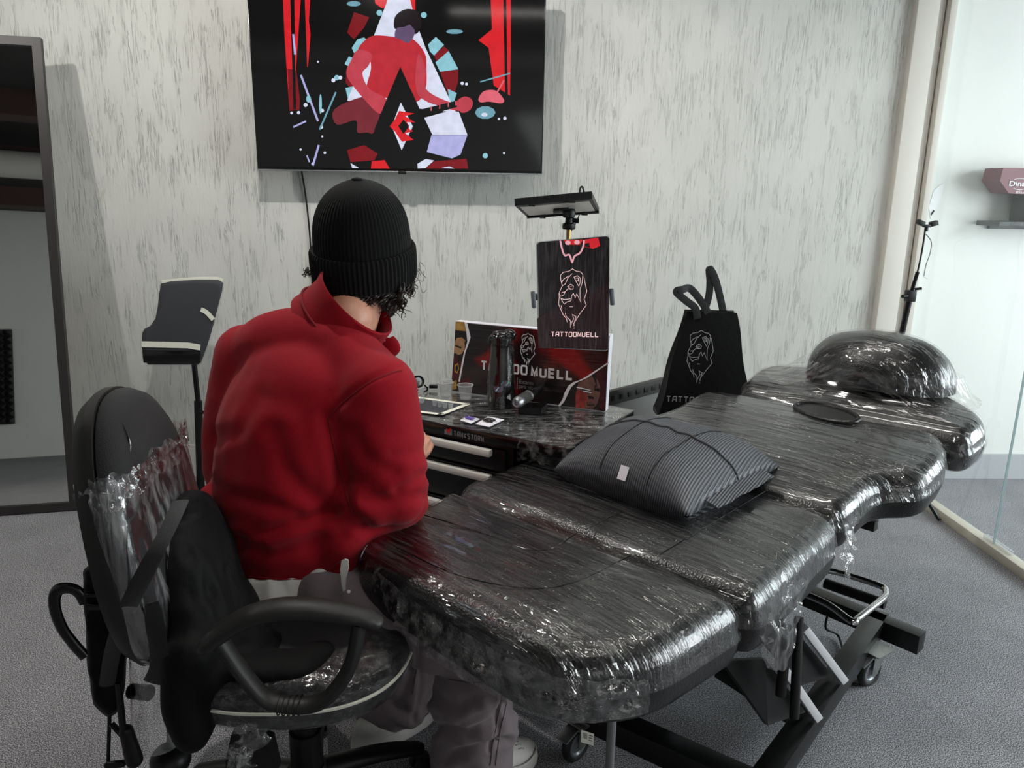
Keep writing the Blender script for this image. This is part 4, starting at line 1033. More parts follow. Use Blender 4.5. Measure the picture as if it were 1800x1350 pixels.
adopt(G().bar(Q0+n_*.003, Q1+n_*.003, .006, .006).obj('edge_bar', M['black_plastic']), led)
g = G(); g.box((F0l+F1l+Q0+Q1)/4+n_*.006+X1*.008, (.05, .03, .010), Matrix((X1, Yl, X1.cross(Yl))).transposed(), bev=.002); adopt(g.obj('mount_plate', M['black_plastic']), led)
adopt(G().sweep(smooth_pts([at(1019, 376, 2.6), at(1012, 392, 2.57), at(1000, 412, 2.56)], 6), .0022, 8).obj('power_lead', M['black_plastic']), led)
adopt(G().sweep(smooth_pts([at(1019, 345, 2.5), at(1020, 331, 2.5), at(1024, 329, 2.5), at(1027, 340, 2.5)], 6), .003, 8).obj('plug_lead', M['black_plastic']), led)
# tablet
TP = at(1008, 516, 2.30); TN = Vector((.20, -1, .10)).normalized()
tab = empty('tablet', TP, 'large upright tablet showing a glowing lion-head logo, wrapped in film', 'tablet')
tq = [(943, 425), (1072, 414), (1070, 617), (948, 611)]
tc = [atp(a, b, TP, TN) for a, b in tq]
o2 = [Vector((0, 0)), Vector(((tc[1]-tc[0]).length, 0))]
TX = (tc[1]-tc[0]).normalized(); TYv = TN.cross(TX).normalized(); TYv = TYv if TYv.z > 0 else -TYv
def t2(p): d = p-tc[0]; return Vector((d.dot(TX), d.dot(TYv)))
ol = rounded([t2(p) for p in tc], .014, 6)
g = G(); g.prism([tc[0]+TX*p.x+TYv*p.y for p in ol], -TN*.009); adopt(g.obj('frame', M['steel'], smooth=False), tab)
cc = sum((t2(p) for p in tc), Vector((0, 0)))/4
g = G(); g.add([tc[0]+TX*(cc.x+(p.x-cc.x)*.985)+TYv*(cc.y+(p.y-cc.y)*.99)+TN*.0006 for p in ol], [tuple(range(len(ol)))])
tm = [emis('tablet_black', (.08, .045, .055), .55, .12), emis('tablet_pink', (.96, .80, .80), 1.0), emis('tablet_red', (.75, .10, .14), .9), emis('tablet_neon', (.86, .62, .66), .9), emis('tablet_maroon', (.13, .03, .06), .6)]
def tpx(a, b, l=.0008): return atp(920+a/5.624, 400+b/5.624, TP+TN*l, TN)
g.mi = 4; g.add([tpx(a, b, .0009) for a, b in [(135, 900), (600, 640), (838, 560), (838, 1205), (150, 1190)]], [(0, 1, 2, 3, 4)])
g.mi = 2; g.add([tpx(a, b, .0009) for a, b in [(600, 120), (740, 100), (760, 180), (690, 210), (600, 190)]], [(0, 1, 2, 3, 4)])
g.mi = 0; g.add([tpx(a, b, .0010) for a, b in [(605, 160), (650, 150), (660, 200), (610, 190)]], [(0, 1, 2, 3)])
g.mi = 2; g.add([tpx(a, b, .0010) for a, b in [(400, 125), (590, 118), (560, 170), (430, 170)]], [(0, 1, 2, 3)])
g.mi = 3
for pts in ([(365, 130), (385, 220), (410, 275), (455, 270), (482, 340), (505, 285), (560, 250), (590, 190), (600, 125)],):
    ribbon(g, smooth_pts([tpx(a, b, .0012) for a, b in pts], 4), .0052, TN)
for a, b in ((440, 150), (530, 145)): g.add([tpx(a+28*math.cos(k), b+22*math.sin(k), .0012) for k in [2*PI*i/14 for i in range(14)]], [tuple(range(14))])
g.mi = 1
for pl in LION: ribbon(g, [tpx(a, b, .0011) for a, b in pl], .0013, TN)
A0, A1 = tpx(272, 1078, .0011), tpx(742, 1083, .0011); yy = tpx(272, 1028, .0011)-A0
stroke_text(g, 'TATTOOMUELL', A0, A1-A0, (yy-(A1-A0).normalized()*yy.dot((A1-A0).normalized())), .0150, (A1-A0).length, .0022, lift=.0, gap=.22)
adopt(g.obj('screen', tm, smooth=False), tab)
R = []
for i in range(40):
    u = i/39; row = []
    for j in range(50):
        w = j/49; p = tc[0].lerp(tc[1], u).lerp(tc[3].lerp(tc[2], u), w); row.append(p+TN*(.003+.0012*noise.noise(Vector((u*9, w*4, 7)))))
    R.append(row)
adopt(G().loft(R, open_=True).obj('plastic_wrap', wrap_mat('stretch_film_tablet', (90, 20, 6), (0, .35, 0), dist=.0004, veil=.10, rough=.05, base=.0, lowf=.3)), tab)
g = G()
for (a, b, w) in ((938, 527, -1), (1076, 522, 1)):
    p = atp(a, b, TP, TN); g.box(p-TN*.002, (.012, .020, .052), Matrix((TX, TN, TYv)).transposed(), bev=.0055)
g.box(TP-TN*.016, (.235, .012, .02), Matrix((TX, TN, TYv)).transposed(), bev=.003)
g.sweep([TP-TN*.02, Vector((rodx-.012, 2.56, TP.z))], .007, 12)
adopt(g.obj('tablet_clamp', mat('clamp_grey', (.30, .32, .35), .4)), stand)
# ------------------------------------------------------------------ things on the table
def topp(px, py, z=TZ+.004): return atz(px, py, z)
b = topp(881, 713); b.z = TZ+.004
bot = empty('bottle', b, 'tall black spray bottle wrapped in film with a round holographic sticker', 'bottle')
G().lathe([(0, 0), (.038, 0), (.044, .006), (.0455, .02), (.043, .06), (.040, .12), (.037, .17), (.0335, .195), (.034, .20)], n=40).obj('bottle_body', M['black_gloss'], bot)
hd = G(); hd.ell((-.003, 0, .222), (.036, .028, .026)); hd.ell((.022, 0, .232), (.024, .02, .02)); hd.ell((-.028, 0, .214), (.018, .018, .02)); hd.sweep([(0, 0, .19), (0, 0, .22)], .026, 24)
blob('spray_head', hd, .003, M['black_gloss'], None, 5); bpy.data.objects['spray_head'].parent = bot
hw = G(); R = []
for i in range(44):
    z = .002+.246*i/43; r = .048-.011*(z/.2) if z < .2 else .037; r = max(.03, r)*(1 if z < .235 else .8)
    R.append([Vector((r*math.cos(2*PI*j/48)*(1+.10*noise.noise(Vector((math.cos(2*PI*j/48)*3, math.sin(2*PI*j/48)*3, z*9)))), r*math.sin(2*PI*j/48)*(1+.08*noise.noise(Vector((math.cos(2*PI*j/48)*3, math.sin(2*PI*j/48)*3, z*9+4)))), z)) for j in range(48)])
hw.loft(R, cap=False); hw.obj('plastic_wrap', wrap_mat('stretch_film_bottle', (30, 30, 7), dist=.0006, veil=.03, rough=.05, base=.0, lowf=.4), bot)
sg = G(); k = 24; sp_ = (atz(871, 673, TZ+.08)-b)
cdir = Vector((-b.x, -b.y, 0)).normalized(); srt = Vector((0, 0, 1)).cross(cdir)
srt = srt if srt.x > 0 else -srt
def stk(u, v, l=0):
    a0 = math.atan2(cdir.y, cdir.x); r = .0455+l; a = u/r; d = Vector((math.cos(a0+a), math.sin(a0+a), 0)); return d*r+Vector((0, 0, .075+v))
for i in range(8):
    y0 = -1+2*i/8; y1 = y0+.25
    for j in range(12):
        a, bq = -1+2*j/12, -1+2*(j+1)/12
    # concentric strips
n_s = 28
vv = [stk(.018, 0, .001)]; 
rows = []
for i in range(-14, 15):
    u = .0175*i/14; h = math.sqrt(max(0, 1-(i/14)**2))*.0195; rows.append((stk(u-.010, -h, .001), stk(u+.014, h, .001)))
for i in range(28):
    sg.mi = 1 if i in (6, 7) else (2 if i in (22, 23) else (3 if i in (5, 21) else 0))
    sg.add([rows[i][0], rows[i+1][0], rows[i+1][1], rows[i][1]], [(0, 1, 2, 3)])
sg.obj('sticker', [mat('holo_grey', (.42, .38, .45), .3, metal=.6), mat('holo_mint', (.65, .95, .88), .3, metal=.3), mat('holo_green', (.40, .85, .45), .3, metal=.3), mat('holo_violet', (.6, .4, .7), .3, metal=.4)], bot)
# clear cups
def cup(px, py, lab, sc=1):
    c = topp(px, py); t = empty('plastic_cup', c, lab, 'cup', group='clear plastic rinse cups')
    G().lathe([(0, .001), (.0175*sc, .001), (.0185*sc, .004), (.0235*sc, .046*sc), (.0265*sc, .048*sc), (.0268*sc, .050*sc), (.0245*sc, .050*sc), (.0235*sc, .048*sc), (.0178*sc, .006), (0, .004)], n=36).obj('cup_body', M['cup'], t)
    G().sweep([Vector((.0262*sc*math.cos(2*PI*i/36), .0262*sc*math.sin(2*PI*i/36), .0495*sc)) for i in range(36)], .0010, 6, closed=True).obj('rim', mat('cup_rim_%d' % px, (.70, .70, .70), .3), t)
cup(818, 702, 'clear plastic cup at the right, nearer the black bottle'); cup(784, 697, 'clear plastic cup at the left, nearer the round spectacles', .98)
# work card with tape border and ink caps
cpts = [(672, 694), (737, 697), (825, 711), (776, 730), (735, 724), (668, 712)]
card = G(); P0 = [topp(a, b, TZ+.0065) for a, b in [(668, 690), (822, 711), (775, 729), (655, 714)]]
card.prism(P0, Vector((0, 0, -.002))); co = card.obj('work_card', M['slate_table'], smooth=False); cen = sum(P0, Vector())/4
ce = empty('taped_work_card', cen, 'dark card taped down with a white tape border, left of the black bottle', 'card'); adopt(co, ce)
g = G()
for i in (0, 1, 2, 3):
    a, b_ = P0[i], P0[(i+1) % 4]; d = (b_-a).normalized(); n_ = Vector((0, 0, 1)).cross(d)*.009
    g.prism([a-n_-d*.01+Vector((0, 0, .001)), b_-n_+d*.01+Vector((0, 0, .001)), b_+n_*.9+d*.004+Vector((0, 0, .001)), a+n_*.9+Vector((0, 0, .001))], Vector((0, 0, .0006)))
adopt(g.obj('tape_border', M['tape'], smooth=False), ce)
ic = None
for i, (px, py, lb) in enumerate(((764, 713, 'leftmost'), (773, 715, 'second'), (782, 717, 'third'), (792, 718.5, 'rightmost'))):
    c = topp(px, py, TZ+.007); o = G().lathe([(0, .0), (.0068, .0), (.0072, .010), (.0085, .0165), (.0075, .0165), (.0062, .003), (0, .002)], n=20).obj('ink_cap', M['cup']); o.location = c
    tag(o, '%s of the row of four empty clear ink caps on the taped card' % lb, 'ink cap', 'ink caps on the taped card')
for i, (px, py, lb) in enumerate(((735, 710, 'nearer the sleeve'), (742, 708, 'further from the sleeve'))):
    c = topp(px, py, TZ+.007); o = G().lathe([(0, .0), (.0068, .0), (.0072, .010), (.0085, .0165), (.0075, .0165), (.0062, .003), (0, .002)], n=20).obj('ink_cap', M['cup']); o.location = c
    tag(o, 'clear ink cap of the pair beside the red sleeve, %s' % lb, 'ink cap', 'ink caps on the taped card')
# round magnifier spectacles
gc = topp(732, 688); gl = empty('spectacles', gc, 'round-lensed black spectacles standing on the work table beside the red sleeve', 'glasses')
gd = Vector((.55, -.75, .2)).normalized(); gx = Vector((0, 0, 1)).cross(gd).normalized(); gy = gd.cross(gx)
fr_ = G(); ln = G()
for (px, py) in ((735, 671), (715, 660)):
    p = atz(px, py, TZ+.028 if px > 720 else TZ+.034); p = at(px, py, gc.y-.005 if px > 720 else gc.y+.035)
    ring = [p+gx*(.0215*math.cos(2*PI*i/32))+gy*(.0185*math.sin(2*PI*i/32)) for i in range(32)]
    fr_.sweep(ring, .0032, 8, closed=True); fr_.sweep([q-gd*.008 for q in ring], .0028, 8, closed=True); ln.add([q-gd*.003 for q in ring], [tuple(range(32))])
fr_.sweep([at(724, 664, gc.y), at(729, 666, gc.y)], .003, 8)
fr_.sweep(smooth_pts([at(746, 677, gc.y), at(752, 684, gc.y+.01), at(744, 690, gc.y)], 5), .003, 8); fr_.sweep(smooth_pts([at(735, 685, gc.y), at(731, 694, gc.y-.03), at(750, 697, gc.y-.03), at(756, 690, gc.y-.01)], 5), .0018, 8)
fr_.box(at(762, 679, gc.y+.02), (.03, .02, .012), bev=.003)
adopt(fr_.obj('frame', M['black_gloss']), gl); adopt(ln.obj('lens', mat('grey_lens', (.36, .36, .33), .12), smooth=False), gl)
# sealed packets
def packet(pts, lab, col, name='needle_packet'):
    P_4 = [topp(a, b, TZ+.008) for a, b in pts]; t = empty(name, sum(P_4, Vector())/len(P_4), lab, 'packet', group='sealed packets near the front edge')
    adopt(G().prism(P_4, Vector((0, 0, .0015))).obj('backing_paper', M['paper'], smooth=False), t)
    c = sum(P_4, Vector())/len(P_4); g = G(); rt = Matrix.Rotation(-.5, 3, 'Z')
    for k in ((-1, 1) if col == 'black_gloss' else (0,)): g.ell(c+rt @ Vector((0, .008*k, .006)), (.018, .0055, .005), rt)
    adopt(g.obj('cartridge', M[col] if col in M else mat('violet_plastic', (.30, .16, .62), .25), smooth=True), t)
    g = G(); g.ell(c+Vector((0, 0, .002)), (.026, .015, .008), rt, 16, 10); adopt(g.obj('blister', M['wrap_crumple']), t)
packet([(809, 739), (824, 732), (843, 737), (828, 745)], 'sealed packet with a violet cartridge, left of the pair', 'violet')
packet([(836, 746), (858, 733), (886, 738), (860, 751)], 'sealed packet with two black cartridges, right of the pair', 'black_gloss')
# tattoo machine in its cradle
A_ = atz(907, 709, TZ+.045); B_ = atz(948, 684, TZ+.062)
tmn = empty('tattoo_machine', (A_+B_)/2, 'pen-shaped tattoo machine with a silver end, resting against a black cradle', 'tattoo machine')
dv = (B_-A_).normalized(); RM = dv.to_track_quat('Z', 'Y').to_matrix(); ln_ = .155
A2 = A_
adopt(G().lathe([(0, .006), (.007, .006), (.0075, .001), (.013, .0), (.0175, .008), (.0185, .018), (.017, .026), (.0165, .028)], A2, 30, RM).obj('silver_end', M['steel']), tmn)
adopt(G().lathe([(.0165, .028), (.018, .032), (.018, .064), (.0165, .066)], A2, 40, RM).obj('knurled_grip', mat('knurled_metal', (.27, .27, .26), .45, metal=.5, bscale=900, bdist=.002)), tmn)
adopt(G().lathe([(.0165, .066), (.0180, .067), (.0180, .074), (.0155, .075)], A2, 30, RM).obj('grip_ring', M['steel']), tmn)
adopt(G().lathe([(.0155, .075), (.015, .10), (.0105, .13), (.0095, .15), (0, .152)], A2, 30, RM).obj('machine_body', M['black_gloss']), tmn)
g = G(); cpt = A2+dv*.05; g.prism([Vector((cpt.x-.02, cpt.y-.02, TZ+.005)), Vector((cpt.x+.05, cpt.y-.03, TZ+.005)), Vector((cpt.x+.075, cpt.y+.03, TZ+.005)), Vector((cpt.x+.0, cpt.y+.04, TZ+.005))], Vector((0, 0, .022)))
cr_ = g.obj('machine_cradle', M['black_gloss'], smooth=False); tag(cr_, 'low black cradle block under the pen tattoo machine', 'stand')
# ------------------------------------------------------------------ box on the floor under the cabinet
va, vb = atz(918, 1194, 0), atz(978, 1224, 0); vx = (vb-va).normalized(); vy = Vector((-vx.y, vx.x, 0)); vy = vy if vy.y > 0 else -vy
vr = Matrix((vx, vy, Vector((0, 0, 1)))).transposed()
vc = vb-vx*.19+vy*.13
vic = empty('floor_box', (vc.x, vc.y, 0), 'matt black cardboard box on the floor beneath the work table', 'box')
adopt(G().box(Vector((vc.x, vc.y, .085)), (.44, .26, .17), vr, bev=.004).obj('box_body', M['black_plastic']), vic)
adopt(G().box(Vector((vc.x, vc.y, .178)), (.446, .266, .016), vr, bev=.003).obj('box_lid', M['black_plastic']), vic)
g = G(); vP = lambda a, b: atp(a, b, va, vy)
p0, p1 = vP(950, 1198), vP(971, 1206)
text_mesh(g, 'iciall', p0-vy*.001, vx, (0, 0, 1), .013, (p1-p0).length, off=.0, lift=.001)
q = vP(944, 1196)-vy*.002
ribbon(g, [q+vx*a+Vector((0, 0, b_)) for a, b_ in ((-.004, .010), (.004, -.004), (.012, .010), (.008, .014), (.004, .009), (.0, .014), (-.004, .010))], .0016, -vy)
adopt(g.obj('lettering', M['white_ink'], smooth=False), vic)
# ------------------------------------------------------------------ grey cabinet, side table and carrier bag
ga, gb = atz(1066, 690, .62), atz(1170, 664, .62); gxv = (gb-ga).normalized(); gyv = Vector((-gxv.y, gxv.x, 0)); gyv = gyv if gyv.x < 0 else -gyv
gc_ = (ga+gb)/2; 
gcab = empty('grey_cabinet', (gc_.x, gc_.y, 0), 'low grey cabinet with a dark slotted top strip behind the work table', 'cabinet')
ga2 = ga-gxv*.25; gL = (gb-ga2).length; gm = (ga2+gb)/2; rg = Matrix((gxv, gyv, Vector((0, 0, 1)))).transposed()
adopt(G().box(Vector((gm.x, gm.y, .28))+gyv*.012, (gL, .018, .56), rg, bev=.004).obj('cabinet_body', M['grey_cabinet']), gcab)
st = G(); st.box(Vector((gm.x, gm.y, .59))+gyv*.011, (gL, .024, .06), rg, bev=.003); stp_ = st.obj('top_strip', M['dark_frame']); adopt(stp_, gcab)
g = G()
for i in range(12):
    p = ga2.lerp(gb, (i+.5)/12); g.box(Vector((p.x, p.y, .588))-gyv*.002, (.032, .003, .022), rg, bev=.001)
adopt(g.obj('slots', M['black_metal']), stp_)
sa = atz(1062, 716, .55); 
stab = empty('side_table', (.97, 2.92, 0), 'small black side table under the black carrier bag', 'table')
adopt(G().box((.97, 2.92, .54), (.56, .24, .025), bev=.004).obj('table_top', M['black_metal']), stab)
for x in (.73, 1.21):
    for y in (2.83, 3.01): adopt(G().box((x, y, .263), (.03, .03, .526)).obj('leg', M['black_metal'], smooth=False), stab)
bb = Vector((.865, 2.93, .555))
bag = empty('carrier_bag', bb, 'black fabric carrier bag printed with a white lion head, handles up', 'bag', rz=-.10)
R = []
def rect(w, d, z, pinch, shift=0):
    out = []
    pts = [(-w, -d), (-w*.5, -d-.004), (0, -d-.006), (w*.5, -d-.004), (w, -d), (w-pinch, 0), (w, d), (w*.5, d), (0, d+.004), (-w*.5, d), (-w, d), (-w+pinch, 0)]
    return [Vector((a+shift, b_, z)) for a, b_ in pts]
for i in range(13):
    t = i/12; R.append(rect(.183-.088*t, .075-.045*t, .0+.405*t, .0+.035*t, .004*math.sin(t*9)))
bgm = G(); bgm.loft(R, cap=False); bgm.add(R[0], [tuple(range(12))]); bo = bgm.obj('bag_body', M['black_cloth'], bag, autosm=30)
R = [[v+Vector((0, 0, -.0)) for v in rect(.093, .028, .402, .035)], [v for v in rect(.088, .022, .30, .035)]]
G().loft(R, cap=False).obj('bag_lining', M['black_strap'], bag, autosm=30)
def strap(pxs, w, name, par, Y0, mt='black_strap', side=(1, 0, 0), th=.0022):
    pts = smooth_pts([at(a, b_, y) for a, b_, y in pxs], 8); g = G()
    g.sweep(pts, [(th, w/2)]*len(pts), 10, ref=(0, 1, 0)); return adopt(g.obj(name, M[mt]), par)
strap([(1250, 562, 2.90), (1236, 535, 2.895), (1214, 508, 2.89), (1200, 509, 2.87), (1189, 513, 2.87), (1205, 528, 2.88), (1222, 542, 2.89), (1226, 560, 2.895)], .030, 'bag_handle', bag, 0)
strap([(1238, 548, 2.96), (1246, 520, 2.96), (1248, 495, 2.955), (1247, 473, 2.95), (1256, 487, 2.95), (1264, 515, 2.955), (1272, 552, 2.96)], .030, 'bag_handle', bag, 0)
g = G(); lion(g, Vector((-.035, -.062, .235)), (1, 0, 0), (0, -.12, 1), .205, .0022, lift=.009)
stroke_text(g, 'TATTOOMUELL', Vector((-.155, -.079, .055)), (1, 0, 0), (0, 0, 1), .024, .24, .0034, lift=.0, gap=.25)
for v in g.v:
    t = v.z/.405; d = .075-.045*t; ax = min(1, abs(v.x)/(.183-.088*t)); v.y = -(d+.006*(1-ax))-.0022
g.obj('print', M['grey_ink'], bag, smooth=False)
# ------------------------------------------------------------------ arm rest stand by the wall
AY = 3.30
ar = empty('arm_rest_stand', (at(350, 856, 3.4).x, 3.38, 0), 'tall arm rest stand by the wall with a boot-shaped wrapped black pad', 'arm rest')
def ap(px, py, y=AY): return at(px, py, y)
out = [(283, 498), (300, 494), (345, 491), (384, 492), (392, 497), (391, 510), (378, 560), (370, 590), (362, 615), (354, 636), (348, 641), (260, 641), (254, 634), (249, 612), (250, 585), (254, 578), (264, 573), (273, 560), (277, 540), (280, 515)]
R = []
cx_, cy_ = 318, 568
for (y, s) in ((AY+.10, .93), (AY+.10, .97), (AY+.085, 1.0), (AY+.02, 1.0), (AY+.006, .99), (AY, .96), (AY-.002, .9)):
    R.append([ap(cx_+(a-cx_)*s, cy_+(b-cy_)*s, y) for a, b in out])
adopt(G().loft(R).obj('pad', M['grey_pad'], autosm=50), ar)
R = [[ap(cx_+(a-cx_)*s, cy_+(b-cy_)*s, y) for a, b in out] for (y, s) in ((AY+.09, 1.03), (AY+.02, 1.03), (AY+.0, 1.02))]
adopt(G().loft(R, cap=False).obj('plastic_wrap', M['wrap_dark']), ar)
g = G()
def band(pts, w):
    ribbon(g, [ap(a, b, AY-.006) for a, b in pts], w, (0, -1, 0))
band([(249, 605), (290, 606), (330, 607), (352, 611)], .026); adopt(g.obj('tape_strip', M['tape'], smooth=False), ar)
g = G(); ribbon(g, smooth_pts([ap(353, 544, AY-.006), ap(363, 549, AY-.006), ap(375, 562, AY-.006)], 4), .020, (0, -1, 0)); adopt(g.obj('tape_strip', M['tape'], smooth=False), ar)
g = G(); ribbon(g, [ap(a, b, AY+.01) for a, b in ((284, 495), (320, 491), (350, 489), (384, 489), (392, 493))], .012, (0, -1, 0)); adopt(g.obj('tape_edge', M['tape'], smooth=False), ar)
g = G(); g.box(ap(302, 627, AY-.004), (.245, .012, .055), bev=.004); adopt(g.obj('wrapped_lower_edge', M['black_gloss']), ar)
p1 = ap(341, 640, 3.40); p2 = ap(349, 712, 3.40); p3 = atz(352, 855, 0); p3 = Vector((ap(352, 850, 3.40).x, 3.40, .02))
adopt(G().sweep([p1+Vector((0, 0, .03)), p2], .012, 14).obj('inner_post', M['black_metal']), ar)
adopt(G().sweep([p2+Vector((0, 0, .02)), p3], .018, 16).obj('outer_post', M['black_metal']), ar)
adopt(G().sweep([p2+Vector((.01, -.01, -.03)), p2+Vector((.05, -.02, -.03))], .008, 12).obj('clamp_knob', M['black_plastic']), ar)
g = G(); b0 = Vector((p3.x, p3.y, .018)); g.bar(b0, b0+Vector((-.26, .02, 0)), .045, .03); g.bar(b0+Vector((-.17, .1, 0)), b0+Vector((-.09, -.30, 0)), .045, .03); g.bar(b0, b0+Vector((.2, .05, 0)), .045, .03)
adopt(g.obj('stand_base', M['black_metal']), ar)
# ------------------------------------------------------------------ light stand at the right, behind the head pillow
ls = empty('tripod_stand', (1.90, 3.28, 0), 'slim black tripod light stand in the corner behind the head pillow', 'stand')
SX, SY = at(1608, 500, 3.25).x, 3.28
tp = at(1628, 405, 3.22); md = at(1613, 478, 3.24); jn = at(1600, 520, 3.26); lo = at(1592, 580, 3.27); 
adopt(G().sweep(smooth_pts([at(1627, 400, 3.25), at(1621, 440, 3.25), md], 5), .004, 8).obj('thin_rod', M['black_metal']), ls)
adopt(G().sweep([md, jn], .008, 12).obj('upper_tube', M['black_metal']), ls)
bt_ = jn+(lo-jn).normalized()*1.0; bt_ = Vector((lo.x-.05, 3.30, .18))
adopt(G().sweep([jn, bt_], .0125, 14).obj('lower_tube', M['black_metal']), ls)
g = G(); g.box(jn, (.035, .04, .05), bev=.005); g.sweep([jn+Vector((-.015, -.01, 0)), jn+Vector((-.045, -.02, 0))], .008, 10); g.sweep([jn+Vector((.01, -.01, .03)), jn+Vector((.035, -.02, .035))], .006, 10)
adopt(g.obj('clamp_knob', M['black_plastic']), ls)
g = G(); hp_ = at(1629, 397, 3.25); g.box(hp_, (.03, .02, .012), bev=.002); g.box(hp_+Vector((-.028, 0, .012)), (.03, .025, .02), Matrix.Rotation(.4, 3, 'Y'), bev=.003); g.box(hp_+Vector((.028, 0, .010)), (.03, .025, .02), Matrix.Rotation(-.3, 3, 'Y'), bev=.003); g.sweep([hp_, hp_+Vector((0, 0, -.022))], .008, 10)
adopt(g.obj('phone_clamp', M['black_plastic']), ls)
hub = bt_+Vector((0, 0, .22))
for f in ((2.015, 3.10, .0), (1.62, 3.52, 0), (1.98, 3.58, 0)):
    adopt(G().sweep([hub, Vector(f)+Vector((0, 0, .012))], .0085, 10).obj('leg', M['black_metal']), ls)
adopt(G().box(hub, (.04, .04, .04), bev=.006).obj('leg_hub', M['black_plastic']), ls)
# the near leg runs out under the bed head towards the rail
cbl = G().sweep(smooth_pts([at(1628, 412, 3.4), at(1637, 425, 3.45), at(1635, 445, 3.45), at(1628, 465, 3.45), at(1624, 485, 3.45)], 6), .0022, 8).obj('stand_lead', M['grey_rod']); adopt(cbl, ls)
# ------------------------------------------------------------------ shelf with display box
shx = at(1742, 392, WY-.10).x; shz = at(1745, 388, WY-.10).z
sh = empty('wall_shelf', (shx+.25, WY, shz), 'small dark wall shelf at the right edge, beyond the glass', 'shelf')
G().box((0, -.09, -.012), (.52, .17, .022), bev=.004).obj('shelf_board', M['grey_card'], sh)
G().box((.0, -.01, -.03), (.40, .02, .02)).obj('shelf_bracket', M['grey_card'], sh, smooth=False)
dx = empty('display_box', (shx+.20, WY-.09, shz), 'maroon and grey counter display box standing on the small wall shelf', 'box')
def bq(px, py): p = at(px, py, WY-.16); return p-Vector(dx.location)
l0_, l1_ = bq(1770, 385), bq(1776, 322)
G().box((.055, -.0, .085), (.26, .11, .17), bev=.003).obj('lower_box', M['grey_card'], dx)
g = G(); zt0 = bq(1765, 295).z; zm = bq(1760, 318).z; zl = bq(1776, 340).z; xl = bq(1760, 310).x
g.prism([(xl, -.075, zt0), (xl-.006, -.075, zm), (xl+.045, -.075, zl), (xl+.34, -.075, zl-.01), (xl+.34, -.075, zt0)], (0, .13, 0)); g.obj('box_header', M['maroon'], dx, smooth=False)
g = G(); text_mesh(g, 'DinaMica', Vector((xl+.038, -.076, zm-.022)), (1, 0, 0), (0, 0, 1), .022, .15, off=.02, lift=.001); text_mesh(g, 'Black Ink', Vector((xl+.075, -.076, zl+.0)), (1, 0, 0), (0, 0, 1), .010, .10, lift=.001)
ribbon(g, smooth_pts([(xl+.055, -.0775, zm+.006), (xl+.08, -.0775, zm+.012), (xl+.115, -.0775, zm+.008)], 5), .002, (0, -1, 0)); ribbon(g, smooth_pts([(xl+.06, -.0775, zm-.032), (xl+.09, -.0775, zm-.038), (xl+.12, -.0775, zm-.03)], 5), .002, (0, -1, 0))
text_mesh(g, 'Bude', Vector((-.045, -.0555, .045)), (1, 0, 0), (0, 0, 1), .014, .036, lift=.001); g.obj('lettering', M['white_ink'], dx, smooth=False)
# peeled paint on the white wall
g = G(); 
def wl(pts): return [Vector((at(a, b, WY).x, WY-.0022, at(a, b, WY).z)) for a, b in pts]
for pts in ([(1641, 335), (1652, 325), (1660, 322), (1652, 350), (1642, 372), (1636, 380), (1632, 365)], [(1634, 378), (1640, 368), (1644, 372), (1636, 385)], [(1622, 485), (1634, 483), (1630, 490)]):
    g.prism(wl(pts), Vector((0, .002, 0)))
pp = g.obj('trim_3', M['window_frame'], smooth=False); struct(pp)
# ------------------------------------------------------------------ office chair
CX, CY = -.42, 1.50
ch = empty('office_chair', (CX, CY, 0), 'office swivel chair with film-wrapped backrest and seat and black loop armrests', 'office chair')
# seat: rounded cushion
def superell(cx, cy, a, b, z, p=2.6, n=72, rot=0):
    R_ = []
    for i in range(n):
        q = 2*PI*i/n; c_, s_ = math.cos(q), math.sin(q)
        x = a*math.copysign(abs(c_)**(2/p), c_); y = b*math.copysign(abs(s_)**(2/p), s_)
        R_.append(Vector((cx+x*math.cos(rot)-y*math.sin(rot), cy+x*math.sin(rot)+y*math.cos(rot), z)))
    return R_
def cushion_loft(a, b, zc, off, prof):
    return [superell(CX+.02, CY, a*s+off, b*s+off, zc+z) for s, z in prof]
sp1 = [(.55, -.052), (.88, -.05), (.95, -.04), (.985, -.02)]; sp2 = [(.985, -.02), (1.0, 0), (.99, .018), (.95, .034), (.86, .045), (.6, .052), (.25, .05), (.02, .048)]
adopt(G().loft(cushion_loft(.245, .245, .445, 0, sp1+sp2[1:])).obj('seat', M['chair_fabric']), ch)
adopt(G().sweep(superell(CX+.02, CY, .247, .247, .447), .0035, 8, closed=True).obj('seat_piping', M['tape']), ch)
adopt(G().loft(cushion_loft(.245, .245, .445, .005, sp1+sp2[1:]), cap=False).obj('plastic_wrap', wrap_mat('stretch_film_seat', (22, 22, 22), dist=.003, veil=.15, rough=.07, crumple=.004, base=.02, fmul=.9)), ch)
adopt(G().loft([superell(CX+.02, CY, .16, .16, z) for z in (.345, .36, .392)]+[]).obj('seat_pan', M['black_plastic']), ch)
adopt(G().sweep([(CX+.02, CY, .10), (CX+.02, CY, .35)], .028, 20).obj('gas_lift', M['black_plastic']), ch)
adopt(G().sweep([(CX+.02, CY, .10), (CX+.02, CY, .22)], .036, 20).obj('lift_cover', M['black_plastic']), ch)
adopt(G().lathe([(0, .06), (.05, .06), (.055, .10), (.04, .13), (0, .13)], (CX+.02, CY, 0), 24).obj('base_hub', M['black_plastic']), ch)
